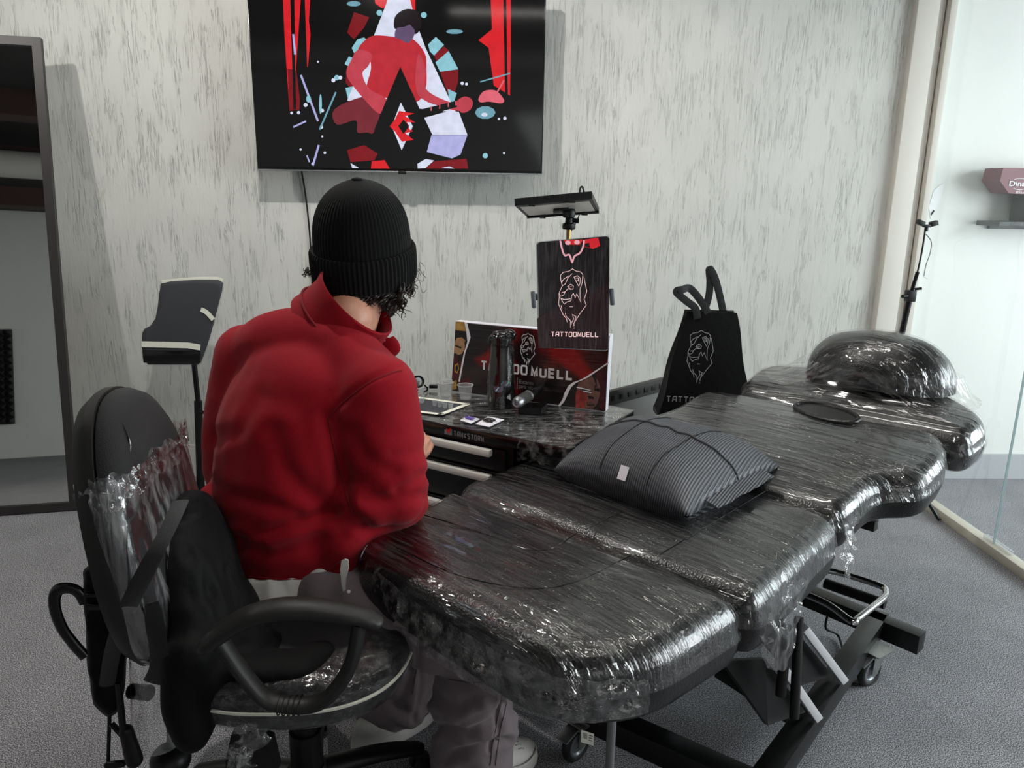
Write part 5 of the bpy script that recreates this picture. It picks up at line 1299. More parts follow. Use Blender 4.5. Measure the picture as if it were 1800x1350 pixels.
for k in range(5):
    a = .45+2*PI*k/5; d = Vector((math.cos(a), math.sin(a), 0)); c = Vector((CX+.02, CY, 0))
    adopt(G().limb([c+d*.04+Vector((0, 0, .105)), c+d*.17+Vector((0, 0, .095)), c+d*.27+Vector((0, 0, .072))], [(.022, .03), (.018, .026), (.014, .022)], ref=(0, 0, 1)).obj('base_leg', M['black_plastic']), ch)
    w = G(); pc = c+d*.275+Vector((0, 0, .027)); tdir = Vector((-d.y, d.x, 0)); RM2 = tdir.to_track_quat('Z', 'Y').to_matrix()
    for q in (-.014, .014): w.lathe([(0, -.008), (.022, -.008), (.026, 0), (.022, .008), (0, .008)], pc+tdir*q, 22, RM2)
    w.sweep([pc+Vector((0, 0, .02)), pc+Vector((0, 0, .045))], .008, 10); w.ell(pc+Vector((0, 0, .014)), (.014, .014, .02))
    adopt(w.obj('base_caster', M['rubber']), ch)
# armrest loops
def arm(yc, tilt=0):
    lp = []
    top_ = [(360, 1137), (372, 1126), (400, 1104), (440, 1083), (490, 1071), (545, 1070), (600, 1076), (640, 1085), (664, 1094)]
    y = 1.225
    pts = [at(a, b, y) for a, b in top_]
    sh_ = Vector((0, yc-y, 0)); pts = [p+sh_ for p in pts]
    R_ = smooth_rad([(.017, .034), (.020, .040), (.021, .042), (.021, .042), (.021, .042), (.021, .040), (.020, .038), (.017, .034), (.012, .026)], 5)
    g = G(); g.sweep(smooth_pts(pts, 5), [(b_*.42, b_*.72) for a_, b_ in R_], 20, ref=(0, 0, 1)); g.ell(pts[0], (.015, .022, .013)); g.ell(pts[-1], (.012, .018, .010))
    adopt(blob('arm_pad', g, .004, M['arm_plastic'], None, 5), ch)
    lw = [(385, 1122), (410, 1160), (440, 1200), (470, 1230), (510, 1239), (550, 1238), (580, 1222), (605, 1190), (622, 1150), (632, 1092)]
    pts = [at(a, b, y)+sh_ for a, b in lw]
    g = G(); g.sweep(smooth_pts(pts, 5), [(.020, .013)]*46, 18, ref=(0, 1, 0)); 
    adopt(g.obj('arm_loop', M['arm_plastic']), ch)
    g = G()
    for a, b in ((492, 1239), (501, 1240), (510, 1240), (519, 1240), (528, 1239)):
        c = at(a, b, y)+sh_; g.sweep([c+Vector((.0, .0215*math.sin(2*PI*i/20), .015*math.cos(2*PI*i/20))) for i in range(20)], .0013, 6, closed=True)
    adopt(g.obj('grip_rings', M['black_plastic']), ch)
    c = at(510, 1240, y)+sh_
    adopt(G().sweep([c, Vector((c.x, CY+(.1 if yc > CY else -.1), .375))], .014, 12).obj('arm_bracket', M['black_plastic']), ch)
arm(1.225); arm(1.775)
# backrest: tilted padded oval, facing right
BC = Vector((-.685, 1.46, .740)); tl = math.radians(12)
nrm = Vector((math.cos(tl), .10, math.sin(tl)*.6)).normalized(); upv = Vector((-math.sin(tl), 0, math.cos(tl))); upv = (upv-nrm*upv.dot(nrm)).normalized(); sdv = upv.cross(nrm).normalized()
def bring(s, d, off=0, hb=.275, wb=.205):
    R_ = []
    for i in range(72):
        q = 2*PI*i/72; c_, s_ = math.cos(q), math.sin(q); p = 2.35
        x = wb*math.copysign(abs(c_)**(2/p), c_); y = hb*math.copysign(abs(s_)**(2/p), s_)
        x *= 1.0-.10*(y/hb) if y > 0 else 1+.02
        crv = -.05*(1-(x/wb)**2)*0+.30*x*x*1.2
        R_.append(BC+sdv*(x*s+math.copysign(off, x))+upv*(y*s+off*(y/hb))+nrm*(d+crv*s*s+(off if d > 0 else -off)))
    return R_
pf = [(.3, .052), (.7, .050), (.88, .043), (.96, .030), (1.0, .008), (1.0, -.004)]
adopt(G().loft([bring(.02, .052)]+[bring(s, d) for s, d in pf]+[bring(.3, -.006), bring(.02, -.006)]).obj('backrest', M['chair_fabric']), ch)
adopt(G().loft([bring(1.0, -.004, .004), bring(1.0, -.02, .005), bring(.95, -.045, .002), bring(.7, -.058), bring(.3, -.06), bring(.02, -.06)]).obj('back_shell', M['arm_plastic']), ch)
# film around the backrest, ending in a ruffled fringe near the top
R = []
for i in range(90):
    q = 2*PI*i/90; row = []
    for j in range(30):
        v = -1.0+1.52*j/29
        yy = .275*v
        ww = .205*max(.05, (1-abs(v)**2.6))**(1/2.6)+.010
        x = ww*math.copysign(abs(math.cos(q))**.6, math.cos(q)); dpt = .012+.046*math.sin(q) if math.sin(q) > 0 else .012+.078*math.sin(q)
        p = BC+sdv*x+upv*yy+nrm*(dpt+.36*x*x+.004*noise.noise(Vector((x*20, yy*8, q*1.5))))
        if j > 25: p += Vector((noise.noise(Vector((q*4, j*.9, 1))), noise.noise(Vector((q*4, j*.9, 5))), noise.noise(Vector((q*3, j*.9, 9)))*2))*.012*(j-25)/2
        row.append(p)
    R.append(row)
R.append(R[0])
adopt(G().loft(R, open_=True).obj('plastic_wrap', M['wrap_chair']), ch)
R = []
for i in range(120):
    q = 2*PI*i/119; row = []
    x = .19*math.copysign(abs(math.cos(q))**.6, math.cos(q)); dpt = .055*math.sin(q) if math.sin(q) > 0 else .06*math.sin(q)
    for j in range(7):
        b = BC+sdv*x*1.04+upv*(.275*.50+.008*(j-3)+.02*noise.noise(Vector((q*3, 0, 3))))+nrm*(.015+dpt*1.08+.36*x*x)
        b += Vector((noise.noise(Vector((q*5, j*.8, 1))), noise.noise(Vector((q*5, j*.8, 7))), noise.noise(Vector((q*5, j*.8, 4)))))*.010; row.append(b)
    R.append(row)
adopt(G().loft(R, open_=True).obj('film_fringe', M['wrap_crumple']), ch)
# loose flap of film stretched between backrest and coat
fl = [at(a, b, y) for a, b, y in ((215, 725, 1.40), (245, 745, 1.46), (262, 790, 1.50), (286, 845, 1.52), (272, 870, 1.48), (258, 888, 1.42), (240, 830, 1.36), (225, 770, 1.36))]
c_ = sum(fl, Vector())/8; g = G(); R = []
fl2 = smooth_pts(fl, 8, True)
for k in range(9): R.append([c_+(p-c_)*(.03+.97*k/8)+nrm*.006*noise.noise(Vector((p.x*30, p.z*30, k*.6))) for p in fl2])
adopt(G().loft(R, cap=False).obj('film_flap', wrap_mat('loose_film', (18, 18, 18), dist=.003, veil=3.0, rough=.25, crumple=.002, base=.35)), ch)  # heavy grey veil stands in for the pale reflection on the film
# upright bracket wrapped in film, column below the backrest
bkp = [BC-nrm*.05-upv*.12, Vector((-.70, 1.49, .56)), Vector((-.66, 1.5, .42)), Vector((-.55, 1.5, .37)), Vector((-.44, 1.5, .36))]
adopt(G().sweep(smooth_pts(bkp, 6), [(.03, .012)]*25, 16, ref=(0, 1, 0)).obj('back_bracket', M['black_plastic']), ch)
R = []
for i in range(24):
    t = i/23; z = .60-.34*t; cxx = at(275, 1200+ t*120, 1.40).x
    R.append([Vector((cxx+.05*math.cos(2*PI*j/36)*(1+.25*noise.noise(Vector((math.cos(2*PI*j/36)*2, math.sin(2*PI*j/36)*2, z*8)))), 1.42+.05*math.sin(2*PI*j/36), z)) for j in range(36)])
adopt(G().loft(R, cap=False).obj('wrapped_column_film', wrap_mat('column_film', (12, 12, 6), dist=.004, veil=.6, rough=.14, crumple=.005, base=.14)), ch)
adopt(G().sweep([at(232, 1215, 1.42), at(262, 1218, 1.40)], .016, 14).obj('back_bolt', M['black_plastic']), ch)
adopt(G().sweep([at(300, 1215, 1.42), at(303, 1305, 1.42)], .011, 16).obj('bellows', M['rubber']), ch)
adopt(G().ell(at(300, 1335, 1.42), (.042, .042, .035)).obj('adjust_knob', M['black_plastic']), ch)
# lever paddle with seat-height pictogram
pd = [at(a, b, 1.30) for a, b in ((406, 1292), (445, 1283), (478, 1300), (490, 1352), (470, 1385), (400, 1385), (396, 1340))]
pn = (pd[1]-pd[0]).cross(pd[-1]-pd[0]).normalized(); pn = pn if pn.y < 0 else -pn
adopt(G().prism(pd, -pn*.02).obj('lever_paddle', M['black_plastic'], smooth=False), ch)
g = G(); pq = lambda a, b: at(a, b, 1.30-.0008)
for pts in ([(416, 1328), (424, 1326), (430, 1329), (430, 1314), (433, 1312), (434, 1332), (424, 1334), (423, 1352), (416, 1352)],): g.add([pq(a, b) for a, b in pts], [tuple(range(len(pts)))])
text_mesh(g, 'LIFT', pq(424, 1342), (1, 0, .1), (-.1, 0, 1), .006, .012, lift=.0002)
adopt(g.obj('pictogram', M['grey_ink'], smooth=False), ch)
# tangled knot of film under the seat
kn = []
for i in range(50):
    t = i/49; row = []
    for j in range(34):
        q = 2*PI*j/34; c = at(430+14*math.sin(t*5), 1262+85*t, 1.27); r = .022*(1-.5*t)+.03*noise.noise(Vector((math.cos(q)*1.6, math.sin(q)*1.6, t*4)))
        row.append(c+Vector((r*math.cos(q)*1.3, r*math.sin(q)*.7, .006*noise.noise(Vector((q, t*20, 0))))))
    kn.append(row)
adopt(G().loft(kn, cap=False).obj('film_knot', M['wrap_crumple']), ch)
R = []
for i in range(60):
    t = i/59; row = []
    A = at(240+460*t if 0 else 385+300*t, 1262-95*t**1.7, 1.27+.03*t)
    for j in range(8):
        u = j/7; row.append(A+Vector((.0, .06*u, -.022*math.sin(PI*u)+.006*noise.noise(Vector((t*22, u*3, 0)))+.0)))
    R.append(row)
adopt(G().loft(R, open_=True).obj('film_edge', M['wrap_crumple']), ch)
# ------------------------------------------------------------------ black coat over the chair, in front of the backrest
cg = G(); cy0 = 1.43
def cp(px, py, y): return at(px, py, y)
cg.limb([cp(330, 905, 1.52), cp(345, 985, 1.50), cp(360, 1080, 1.46), cp(362, 1180, 1.38)], [(.05, .10), (.075, .15), (.085, .16), (.07, .14)], ref=(1, 0, 0))
cg.limb([cp(322, 895, 1.50), cp(345, 890, 1.56), cp(378, 930, 1.60)], [.03, .035, .03]); cg.limb([cp(395, 1010, 1.52), cp(420, 1070, 1.48), cp(410, 1150, 1.45)], [(.03, .06), (.04, .08), (.04, .08)], ref=(1, 0, 0))
cg.limb([cp(335, 1160, 1.30), cp(330, 1230, 1.28), cp(338, 1290, 1.27)], [(.05, .05), (.045, .05), (.035, .04)], ref=(1, 0, 0)); cg.limb([cp(375, 1090, 1.42), cp(372, 1190, 1.32), cp(355, 1290, 1.28)], [(.05, .07), (.045, .06), (.02, .04)], ref=(1, 0, 0))
cg.limb([cp(415, 1120, 1.40), cp(480, 1150, 1.44), cp(560, 1150, 1.50)], [(.05, .06), (.045, .08), (.03, .06)], ref=(0, 0, 1))
cg.limb([atz(400, 1165, .50), atz(465, 1170, .495), atz(530, 1165, .49), atz(570, 1140, .485)], [(.026, .05), (.026, .05), (.024, .05), (.018, .04)], ref=(0, 0, 1))
cf = crease([([cp(355, 900, 1.4), cp(365, 960, 1.4), cp(370, 1050, 1.38), cp(385, 1120, 1.36)], .012, .008), ([cp(330, 960, 1.4), cp(335, 1050, 1.38), cp(345, 1150, 1.3)], .010, .006), ([cp(400, 1000, 1.45), cp(415, 1060, 1.42), cp(405, 1110, 1.4)], .01, .006)])
coat = blob('black_coat', cg, .007, M['black_cloth'], None, 8, disp=lambda p, n: cf(p)+.006*noise.noise(Vector((p.x*14+p.z*5, p.y*14, p.z*6)))); tag(coat, 'black padded coat draped over the office chair between backrest and seated person', 'coat')
# black bag hanging on the back of the chair
bkb = empty('shoulder_bag', at(180, 1080, 1.42), 'black shoulder bag hanging behind the office chair by a webbing strap', 'bag')
g = G(); P_ = [(146, 1003), (160, 993), (185, 985), (196, 1000), (204, 1040), (215, 1090), (222, 1150), (222, 1180), (215, 1220), (205, 1252), (190, 1262), (178, 1250), (165, 1235), (156, 1180), (152, 1120), (148, 1060)]
R = [[at(184+(a-184)*s, 1120+(b-1120)*s, y) for a, b in P_] for y, s in ((1.36, .9), (1.365, .97), (1.39, 1.0), (1.47, 1.0), (1.49, .95))]
g.loft(R); adopt(blob('bag_body', g, .005, M['black_cloth'], None, 4, disp=lambda p, n: .004*noise.noise(p*22)), bkb)
pts = [at(a, b, 1.38) for a, b in ((150, 1060), (140, 1043), (124, 1034), (104, 1036), (96, 1050), (98, 1075), (110, 1105), (128, 1130), (150, 1155))]
adopt(G().sweep(smooth_pts(pts, 6), [(.0065, .012)]*49, 12, ref=(0, 1, 0)).obj('loop_handle', M['black_gloss']), bkb)
def wb(pts, w, name, mt='black_strap'):
    p = smooth_pts([at(a, b, y) for a, b, y in pts], 8); g = G(); g.sweep(p, [(w/2, .0018)]*len(p), 10, ref=(CR.x, CR.y, 0)); return adopt(g.obj(name, M[mt]), bkb)
wb([(318, 880, 1.38), (300, 920, 1.30), (272, 975, 1.24), (238, 1040, 1.24), (212, 1100, 1.28), (195, 1160, 1.33), (185, 1230, 1.38)], .030, 'webbing_strap')
g = G(); g.box(at(172, 1065, 1.355), (.04, .012, .012), bev=.002); g.box(at(172, 1045, 1.355), (.042, .01, .006), bev=.001); adopt(g.obj('buckle', M['black_gloss']), bkb)
g = G(); g.sweep([at(193, 1250, 1.38), at(190, 1345, 1.38)], .004, 8); g.sweep([at(208, 1200, 1.36), at(216, 1280, 1.35)], .007, 8); g.limb([at(222, 1285, 1.36), at(236, 1335, 1.36)], [.014, .017]); g.sweep([at(196, 1272, 1.37), at(222, 1300, 1.36)], .006, 8); g.limb([at(190, 1345, 1.37), at(215, 1342, 1.37)], [.008, .008])
adopt(g.obj('strap_clips', M['black_plastic']), bkb)
pts = [(246, 1090), (250, 1130), (248, 1170)]
wb([(262, 1060, 1.27), (275, 1110, 1.26), (280, 1170, 1.28), (268, 1200, 1.30)], .035, 'padded_strap')
# ------------------------------------------------------------------ the seated person
FW = Vector((.57, .82, 0)).normalized(); RT = Vector((FW.y, -FW.x, 0))
per = empty('person', (-.38, 1.66, .0), 'seated person seen from behind in a red fleece jacket, black beanie and charcoal cargo trousers', 'person')
NK = at(612, 560, 1.76)
SR_, SL_ = at(664, 692, 1.62), at(438, 628, 1.82)
ER_, EL_ = at(700, 862, 1.66), at(414, 838, 1.80)
WR_, WL_ = at(712, 812, 1.98), at(560, 800, 2.10)
hipc = at(508, 1005, 1.70)
HC = at(648, 455, 1.85)                       # head centre
# body: one continuous skin (head, neck, arms, hands, legs)
hf = Vector((.80, .50, -.36)).normalized(); hr = hf.cross(Vector((0, 0, 1))).normalized(); hu = hr.cross(hf).normalized()
HM = Matrix((hr, hf, hu)).transposed()
def hp3(x, y, z): return HC+hr*x+hf*y+hu*z
b = G()
b.ell(hp3(0, -.005, .02), (.074, .094, .10), HM); b.ell(hp3(0, .045, -.055), (.052, .055, .065), HM); b.ell(hp3(0, .07, -.095), (.026, .028, .024), HM)
b.ell(hp3(0, .085, -.02), (.035, .022, .05), HM); b.limb([hp3(0, .098, .005), hp3(0, .118, -.032)], [.008, .014]); b.ell(hp3(0, .108, -.037), (.017, .013, .009), HM)
b.ell(hp3(0, .098, -.066), (.024, .012, .0065), HM); b.ell(hp3(0, .096, -.076), (.021, .012, .006), HM)
for s in (-1, 1):
    b.ell(hp3(.031*s, .088, .006), (.014, .010, .009), HM); b.ell(hp3(.030*s, .092, .024), (.020, .010, .006), HM); b.ell(hp3(.055*s, .055, -.03), (.018, .03, .03), HM)
    ec = hp3(.077*s, -.004, -.012); b.ell(ec, (.009, .018, .030), HM @ Matrix.Rotation(.25, 3, 'X')); b.ell(ec+hu*.012+hr*.006*s, (.006, .020, .016), HM)
b.limb([NK-Vector((0, 0, .04))-FW*.01, HC+Vector((-.01, 0, -.06))], [.062, .055])
b.limb([hipc+Vector((0, 0, .02)), at(500, 850, 1.70), at(530, 720, 1.72), at(580, 620, 1.75), NK], [(.15, .10), (.14, .10), (.16, .11), (.13, .08), (.06, .06)], ref=RT)
for S, E_, W_ in ((SR_, ER_, WR_), (SL_, EL_, WL_)):
    b.limb([S, S.lerp(E_, .5), E_], [.052, .047, .040]); b.limb([E_, E_.lerp(W_, .4), W_], [.041, .038, .026])
def hand(W_, fd, pn, side):
    """palm plus five bent fingers; fd = pointing direction, pn = palm normal, side = thumb side"""
    fd = fd.normalized(); pn = (pn-fd*pn.dot(fd)).normalized(); sd = fd.cross(pn)*side
    Mh = Matrix((sd, fd, pn)).transposed(); b.ell(W_+fd*.045, (.041, .050, .015), Mh); b.ell(W_+fd*.03+sd*.022, (.02, .032, .016), Mh); b.limb([W_-fd*.02, W_+fd*.03], [(.026, .020), (.034, .016)], ref=sd)
    for i, (off, L_, rr) in enumerate(((.030, .070, .0085), (.010, .078, .0088), (-.010, .072, .0085), (-.029, .056, .0075))):
        k0 = W_+fd*(.086-.004*abs(i-1))+sd*off; d1 = (fd+pn*.45).normalized(); d2 = (fd*.55+pn*.85).normalized(); d3 = (fd*.1+pn).normalized()
        k1 = k0+d1*L_*.46; k2 = k1+d2*L_*.30; k3 = k2+d3*L_*.24
        b.limb([k0-fd*.02, k0, k1, k2, k3], [rr*1.1, rr*1.08, rr, rr*.92, rr*.8], n=12)
    t0 = W_+fd*.018+sd*.030; t1 = t0+(sd*.7+fd*.55+pn*.35).normalized()*.036; t2_ = t1+(sd*.25+fd*.75+pn*.6).normalized()*.030; t3 = t2_+(fd*.6+pn*.8).normalized()*.022
    b.limb([t0, t1, t2_, t3], [.0135, .0115, .010, .0085], n=12)
hand(WR_, Vector((.35, .55, .28)), Vector((-.6, .3, -.4)), -1); hand(WL_, Vector((.75, .45, .0)), Vector((0, .2, -1)), 1)
HipR, HipL = at(560, 1045, 1.62), at(455, 1020, 1.76)
KR, KL = Vector((.035, 1.50, .415)), at(735, 1085, 1.86)
AR, AL = at(832, 1335, 1.56), at(652, 1262, 1.76)
for H_, K_, A_k in ((HipR, KR, AR), (HipL, KL, AL)):
    b.limb([H_, H_.lerp(K_, .5), K_], [.08, .07, .055]); kb = K_+Vector((-.016, .02, 0)); A_b = A_k+Vector((-.010, .012, 0)); b.limb([kb, kb.lerp(A_b, .35), A_b], [.044, .036, .032])
body = blob('body', b, .0042, M['skin'], None, 3); adopt(body, per)
# eyes
g = G()
for s in (-1, 1): g.ell(hp3(.031*s, .0945, .005), (.0095, .005, .0055), HM)
adopt(g.obj('eyes', M['white_ink']), per)
g = G()
for s in (-1, 1): g.ell(hp3(.031*s, .0990, .004), (.0045, .0018, .0045), HM)
adopt(g.obj('irises', M['hair']), per)
# jacket
j = G()
j.limb([at(512, 1012, 1.68), at(506, 930, 1.67), at(500, 850, 1.68), at(516, 760, 1.69), at(545, 680, 1.71), at(580, 615, 1.745), at(604, 575, 1.76)],
       [(.138, .125), (.158, .135), (.178, .142), (.195, .148), (.180, .128), (.11, .08), (.065, .055)], ref=RT)
j.limb([SL_+Vector((0.01, 0, -.01)), at(492, 606, 1.77), at(580, 604, 1.73), at(632, 655, 1.67), SR_], [.080, .082, .078, .080, .088])
j.limb([SR_, at(668, 765, 1.62), at(685, 838, 1.62), ER_+Vector((0, 0, -.02))], [(.09, .09), (.098, .095), (.088, .085), (.068, .07)], ref=RT)
j.limb([ER_+Vector((0, -.0, -.02)), ER_.lerp(WR_, .5)+Vector((-.02, -.02, -.02)), WR_+Vector((-.015, -.03, -.01))], [.072, .060, .045])
j.limb([SL_, SL_.lerp(EL_, .5)+Vector((-.006, 0, 0)), EL_], [.082, .084, .076]); j.limb([EL_, EL_.lerp(WL_, .5), WL_-Vector((.03, .0, 0))], [.066, .055, .043])
j.limb([at(640, 880, 1.58), at(700, 880, 1.60)], [.06, .055]); j.limb([at(632, 915, 1.63), at(672, 912, 1.66)], [.055, .045]); j.limb([at(385, 870, 1.70), at(400, 940, 1.66), at(435, 1010, 1.64)], [.045, .07, .06])
j.limb([at(600, 930, 1.60), at(590, 985, 1.60)], [.07, .055])
AJ = lambda a, b: at(a, b, 1.56)
lines = [([AJ(590, 722), AJ(620, 690), AJ(655, 665), AJ(700, 645)], .006, .004), ([AJ(577, 735), AJ(590, 790), AJ(600, 840), AJ(612, 900), (AJ(640, 925))], .014, .012),
         ([AJ(420, 945), AJ(470, 935), AJ(530, 915), AJ(580, 905)], .012, .010), ([AJ(405, 935), AJ(470, 948), AJ(560, 925), AJ(600, 910)], .012, -.006), ([AJ(480, 760), AJ(500, 820), AJ(530, 860), AJ(570, 890), AJ(590, 905)], .018, .008),
         ([AJ(700, 860), AJ(725, 850), AJ(745, 835)], .010, .009), ([AJ(640, 880), AJ(690, 875), AJ(745, 870)], .012, .008), ([AJ(690, 800), AJ(720, 800), AJ(745, 790)], .012, .004), ([AJ(620, 760), AJ(640, 800), AJ(690, 830)], .016, .006),
         ([AJ(380, 770), AJ(420, 760), AJ(460, 700)], .015, .006), ([AJ(365, 850), AJ(400, 870), AJ(450, 880), AJ(520, 900)], .014, .007), ([AJ(370, 900), AJ(390, 930), AJ(420, 960)], .014, .007), ([AJ(430, 960), AJ(480, 975), AJ(560, 960), AJ(600, 940)], .014, .006)]
def flat_crease(lines):
    L2 = [([Vector((q.x/q.y, (q.z-CAM_H)/q.y)) for q in pts], w/1.56, d) for pts, w, d in lines]
    def fn(p, n):
        if n.y > .5: return 0
        u = Vector((p.x/p.y, (p.z-CAM_H)/p.y)); s = 0
        for pts, w, d in L2:
            m = min(seg_d(u, pts[i], pts[i+1]) for i in range(len(pts)-1))
            if m < 4*w: s += -.8*d*math.exp(-(m/(1.2*w))**2)+.22*d*math.exp(-((m-2.2*w)/(1.2*w))**2)
        return s
    return fn
fc = flat_crease(lines)
def jd(p, n):
    low = max(0, min(1, (1.0-p.z)/.35))
    return fc(p, n)+(.002+.005*low)*noise.noise(Vector((p.x*6+p.z*7, p.y*6, p.z*9-p.x*5)))+.0016*noise.noise(p*22)
jk = blob('red_jacket', j, .006, M['red'], None, 30, disp=jd); adopt(jk, per)
# stitched seams: armhole and sleeve, laid on the cloth
def cloth_seam(ob, pxs, r, name, mt, par):
    P = [onto(ob, q.x, q.y) for q in smooth_pts([Vector((a, b_, 0)) for a, b_ in pxs], 8)]; P = [p for p in P if p]
    if len(P) > 3: adopt(G().sweep(P, r, 6).obj(name, mt), par)
cloth_seam(jk, [(577, 738), (592, 718), (615, 698), (648, 673), (690, 655), (706, 652)], .0016, 'armhole_seam', M['red_seam'], jk)
cloth_seam(jk, [(577, 738), (588, 790), (603, 850), (622, 905)], .0016, 'armhole_seam', M['red_seam'], jk)
cloth_seam(jk, [(440, 1012), (500, 1018), (560, 1012), (598, 985)], .0014, 'hem_seam', M['red_seam'], jk)
# hem band and collar
g = G(); R = []
cc_ = [(538, 486), (600, 505), (650, 552), (682, 612)]
nc = at(610, 556, 1.765)
ax = (HC-NK).normalized(); ax = Vector((.56, .26, .79)).normalized()
cu_ = Vector((.70, -.34, -.60)).normalized(); cv_ = Vector((.50, .84, -.10)); cv_ = (cv_-cu_*cv_.dot(cu_)).normalized(); ax = cu_.cross(cv_).normalized(); ax = ax if ax.z > 0 else -ax
for (h, r, ex) in ((-.055, .105, 0), (-.03, .094, 0), (.0, .086, 0), (.028, .085, 0), (.046, .087, 0), (.050, .090, 0), (.046, .093, 0), (.02, .092, 0), (-.02, .100, 0), (-.055, .112, 0)):
    R.append([nc+ax*(h-.012*math.cos(2*PI*i/48-.6))+cu_*(r*1.12*math.cos(2*PI*i/48))+cv_*(r*.98*math.sin(2*PI*i/48)) for i in range(48)])
g.loft(R, cap=False); co = g.obj('collar', M['red']); adopt(co, jk)
g = G(); g.sweep([nc+ax*(-.022-.012*math.cos(2*PI*i/60-.6))+cu_*(.1035*1.12*math.cos(2*PI*i/60))+cv_*(.1035*.98*math.sin(2*PI*i/60)) for i in range(60)], .0028, 6, closed=True); adopt(g.obj('collar_seam', M['red_seam']), per)
g = G(); g.limb([at(682, 598, 1.70), at(690, 612, 1.69), at(683, 628, 1.70)], [(.016, .006), (.018, .007), (.012, .006)], ref=(1, 0, .4)); adopt(g.obj('collar_tip', M['red']), jk)
# shirt tail under the hem
g = G(); g.limb([at(505, 1000, 1.66), at(508, 1048, 1.64)], [(.135, .130), (.138, .132)], ref=RT, caps=False); g.limb([at(575, 1012, 1.58), at(560, 1044, 1.58)], [.045, .04])
adopt(blob('white_shirt', g, .006, M['white_shirt'], None, 6, disp=lambda p, n: .006*noise.noise(Vector((p.x*30+p.z*10, p.y*20, p.z*8)))), per)
g = G(); g.prism([at(x_, y_, 1.50) for x_, y_ in ((600, 986), (606, 983), (612, 985), (613, 1000), (608, 1018), (607, 1037), (603, 1040), (600, 1026), (598, 1002))], Vector((0, .004, 0))); adopt(g.obj('shirt_tail', M['white_shirt'], smooth=False), per)
# trousers
t = G()
t.limb([at(470, 1050, 1.74), at(520, 1052, 1.66), at(580, 1045, 1.60)], [.10, .115, .10])
t.limb([HipR, HipR.lerp(KR, .5)+Vector((0, 0, .01)), KR], [(.10, .10), (.09, .10), (.072, .09)], ref=(0, 0, 1))
t.limb([HipL, HipL.lerp(KL, .5), KL], [.10, .095, .085])
t.limb([KR+Vector((.0, 0, -.015)), at(835, 1200, 1.52), at(835, 1280, 1.54), at(828, 1345, 1.55), at(822, 1375, 1.55)], [(.086, .088), (.095, .088), (.098, .085), (.098, .085), (.098, .085)], ref=(1, 0, 0))
t.limb([KL, at(702, 1170, 1.78), at(692, 1215, 1.77), at(676, 1236, 1.76)], [(.10, .08), (.105, .085), (.105, .085), (.095, .080)], ref=(1, 0, 0))
AP = lambda a, b: at(a, b, 1.46)
tl2 = flat_crease([([AP(760, 1110), AP(790, 1150), AP(840, 1160), AP(880, 1140)], .010, .010), ([AP(770, 1280), AP(820, 1290), AP(870, 1270), AP(900, 1240)], .012, .012), ([AP(760, 1240), AP(800, 1262), AP(850, 1240)], .012, -.008), ([AP(880, 1130), AP(886, 1200), AP(880, 1260), AP(860, 1320)], .004, .004),
     ([AP(890, 1200), AP(905, 1230), AP(900, 1280)], .008, .006), ([AP(790, 1330), AP(840, 1310), AP(890, 1300)], .012, .009), ([AP(735, 1130), AP(738, 1200), AP(728, 1270)], .005, .004), ([AP(640, 1200), AP(690, 1240), AP(720, 1260)], .012, .008), ([AP(700, 1110), AP(720, 1180), AP(700, 1240)], .01, .006)])
tr = blob('trousers', t, .006, M['pants'], None, 6, disp=lambda p, n: 1.5*tl2(p, n)+.009*noise.noise(Vector((p.x*12+p.z*6, p.y*12, p.z*11)))+.0035*noise.noise(p*24)); adopt(tr, per)
for pxs in ([(892, 1130), (888, 1180), (880, 1240), (868, 1300), (862, 1345)], [(900, 1130), (897, 1180), (889, 1240), (877, 1300), (871, 1345)], [(735, 1125), (733, 1170), (726, 1220)], [(790, 1195), (830, 1200), (880, 1196)]):
    cloth_seam(tr, pxs, .0014, 'seam', M['pants'], tr)
# pocket flap and buttons on the thigh
fl = [at(a, b, y) for a, b, y in ((690, 1098, 1.44), (722, 1056, 1.46), (790, 1088, 1.42), (760, 1104, 1.405), (735, 1112, 1.405))]
g = G(); g.prism(fl, Vector((.0, .01, -.004))); adopt(g.obj('pocket_flap', M['pants'], smooth=False), tr)
for a, b_, y, r in ((737, 1099, 1.402, .0065), (613, 1040, 1.49, .0040)):
    c = at(a, b_, y); d = (Vector((0, 0, CAM_H))-c).normalized(); g = G(); g.lathe([(0, .003), (r*.8, .003), (r, .001), (r, -.002)], c, 20, d.to_track_quat('Z', 'Y').to_matrix()); adopt(g.obj('snap_button', M['white_ink']), tr)
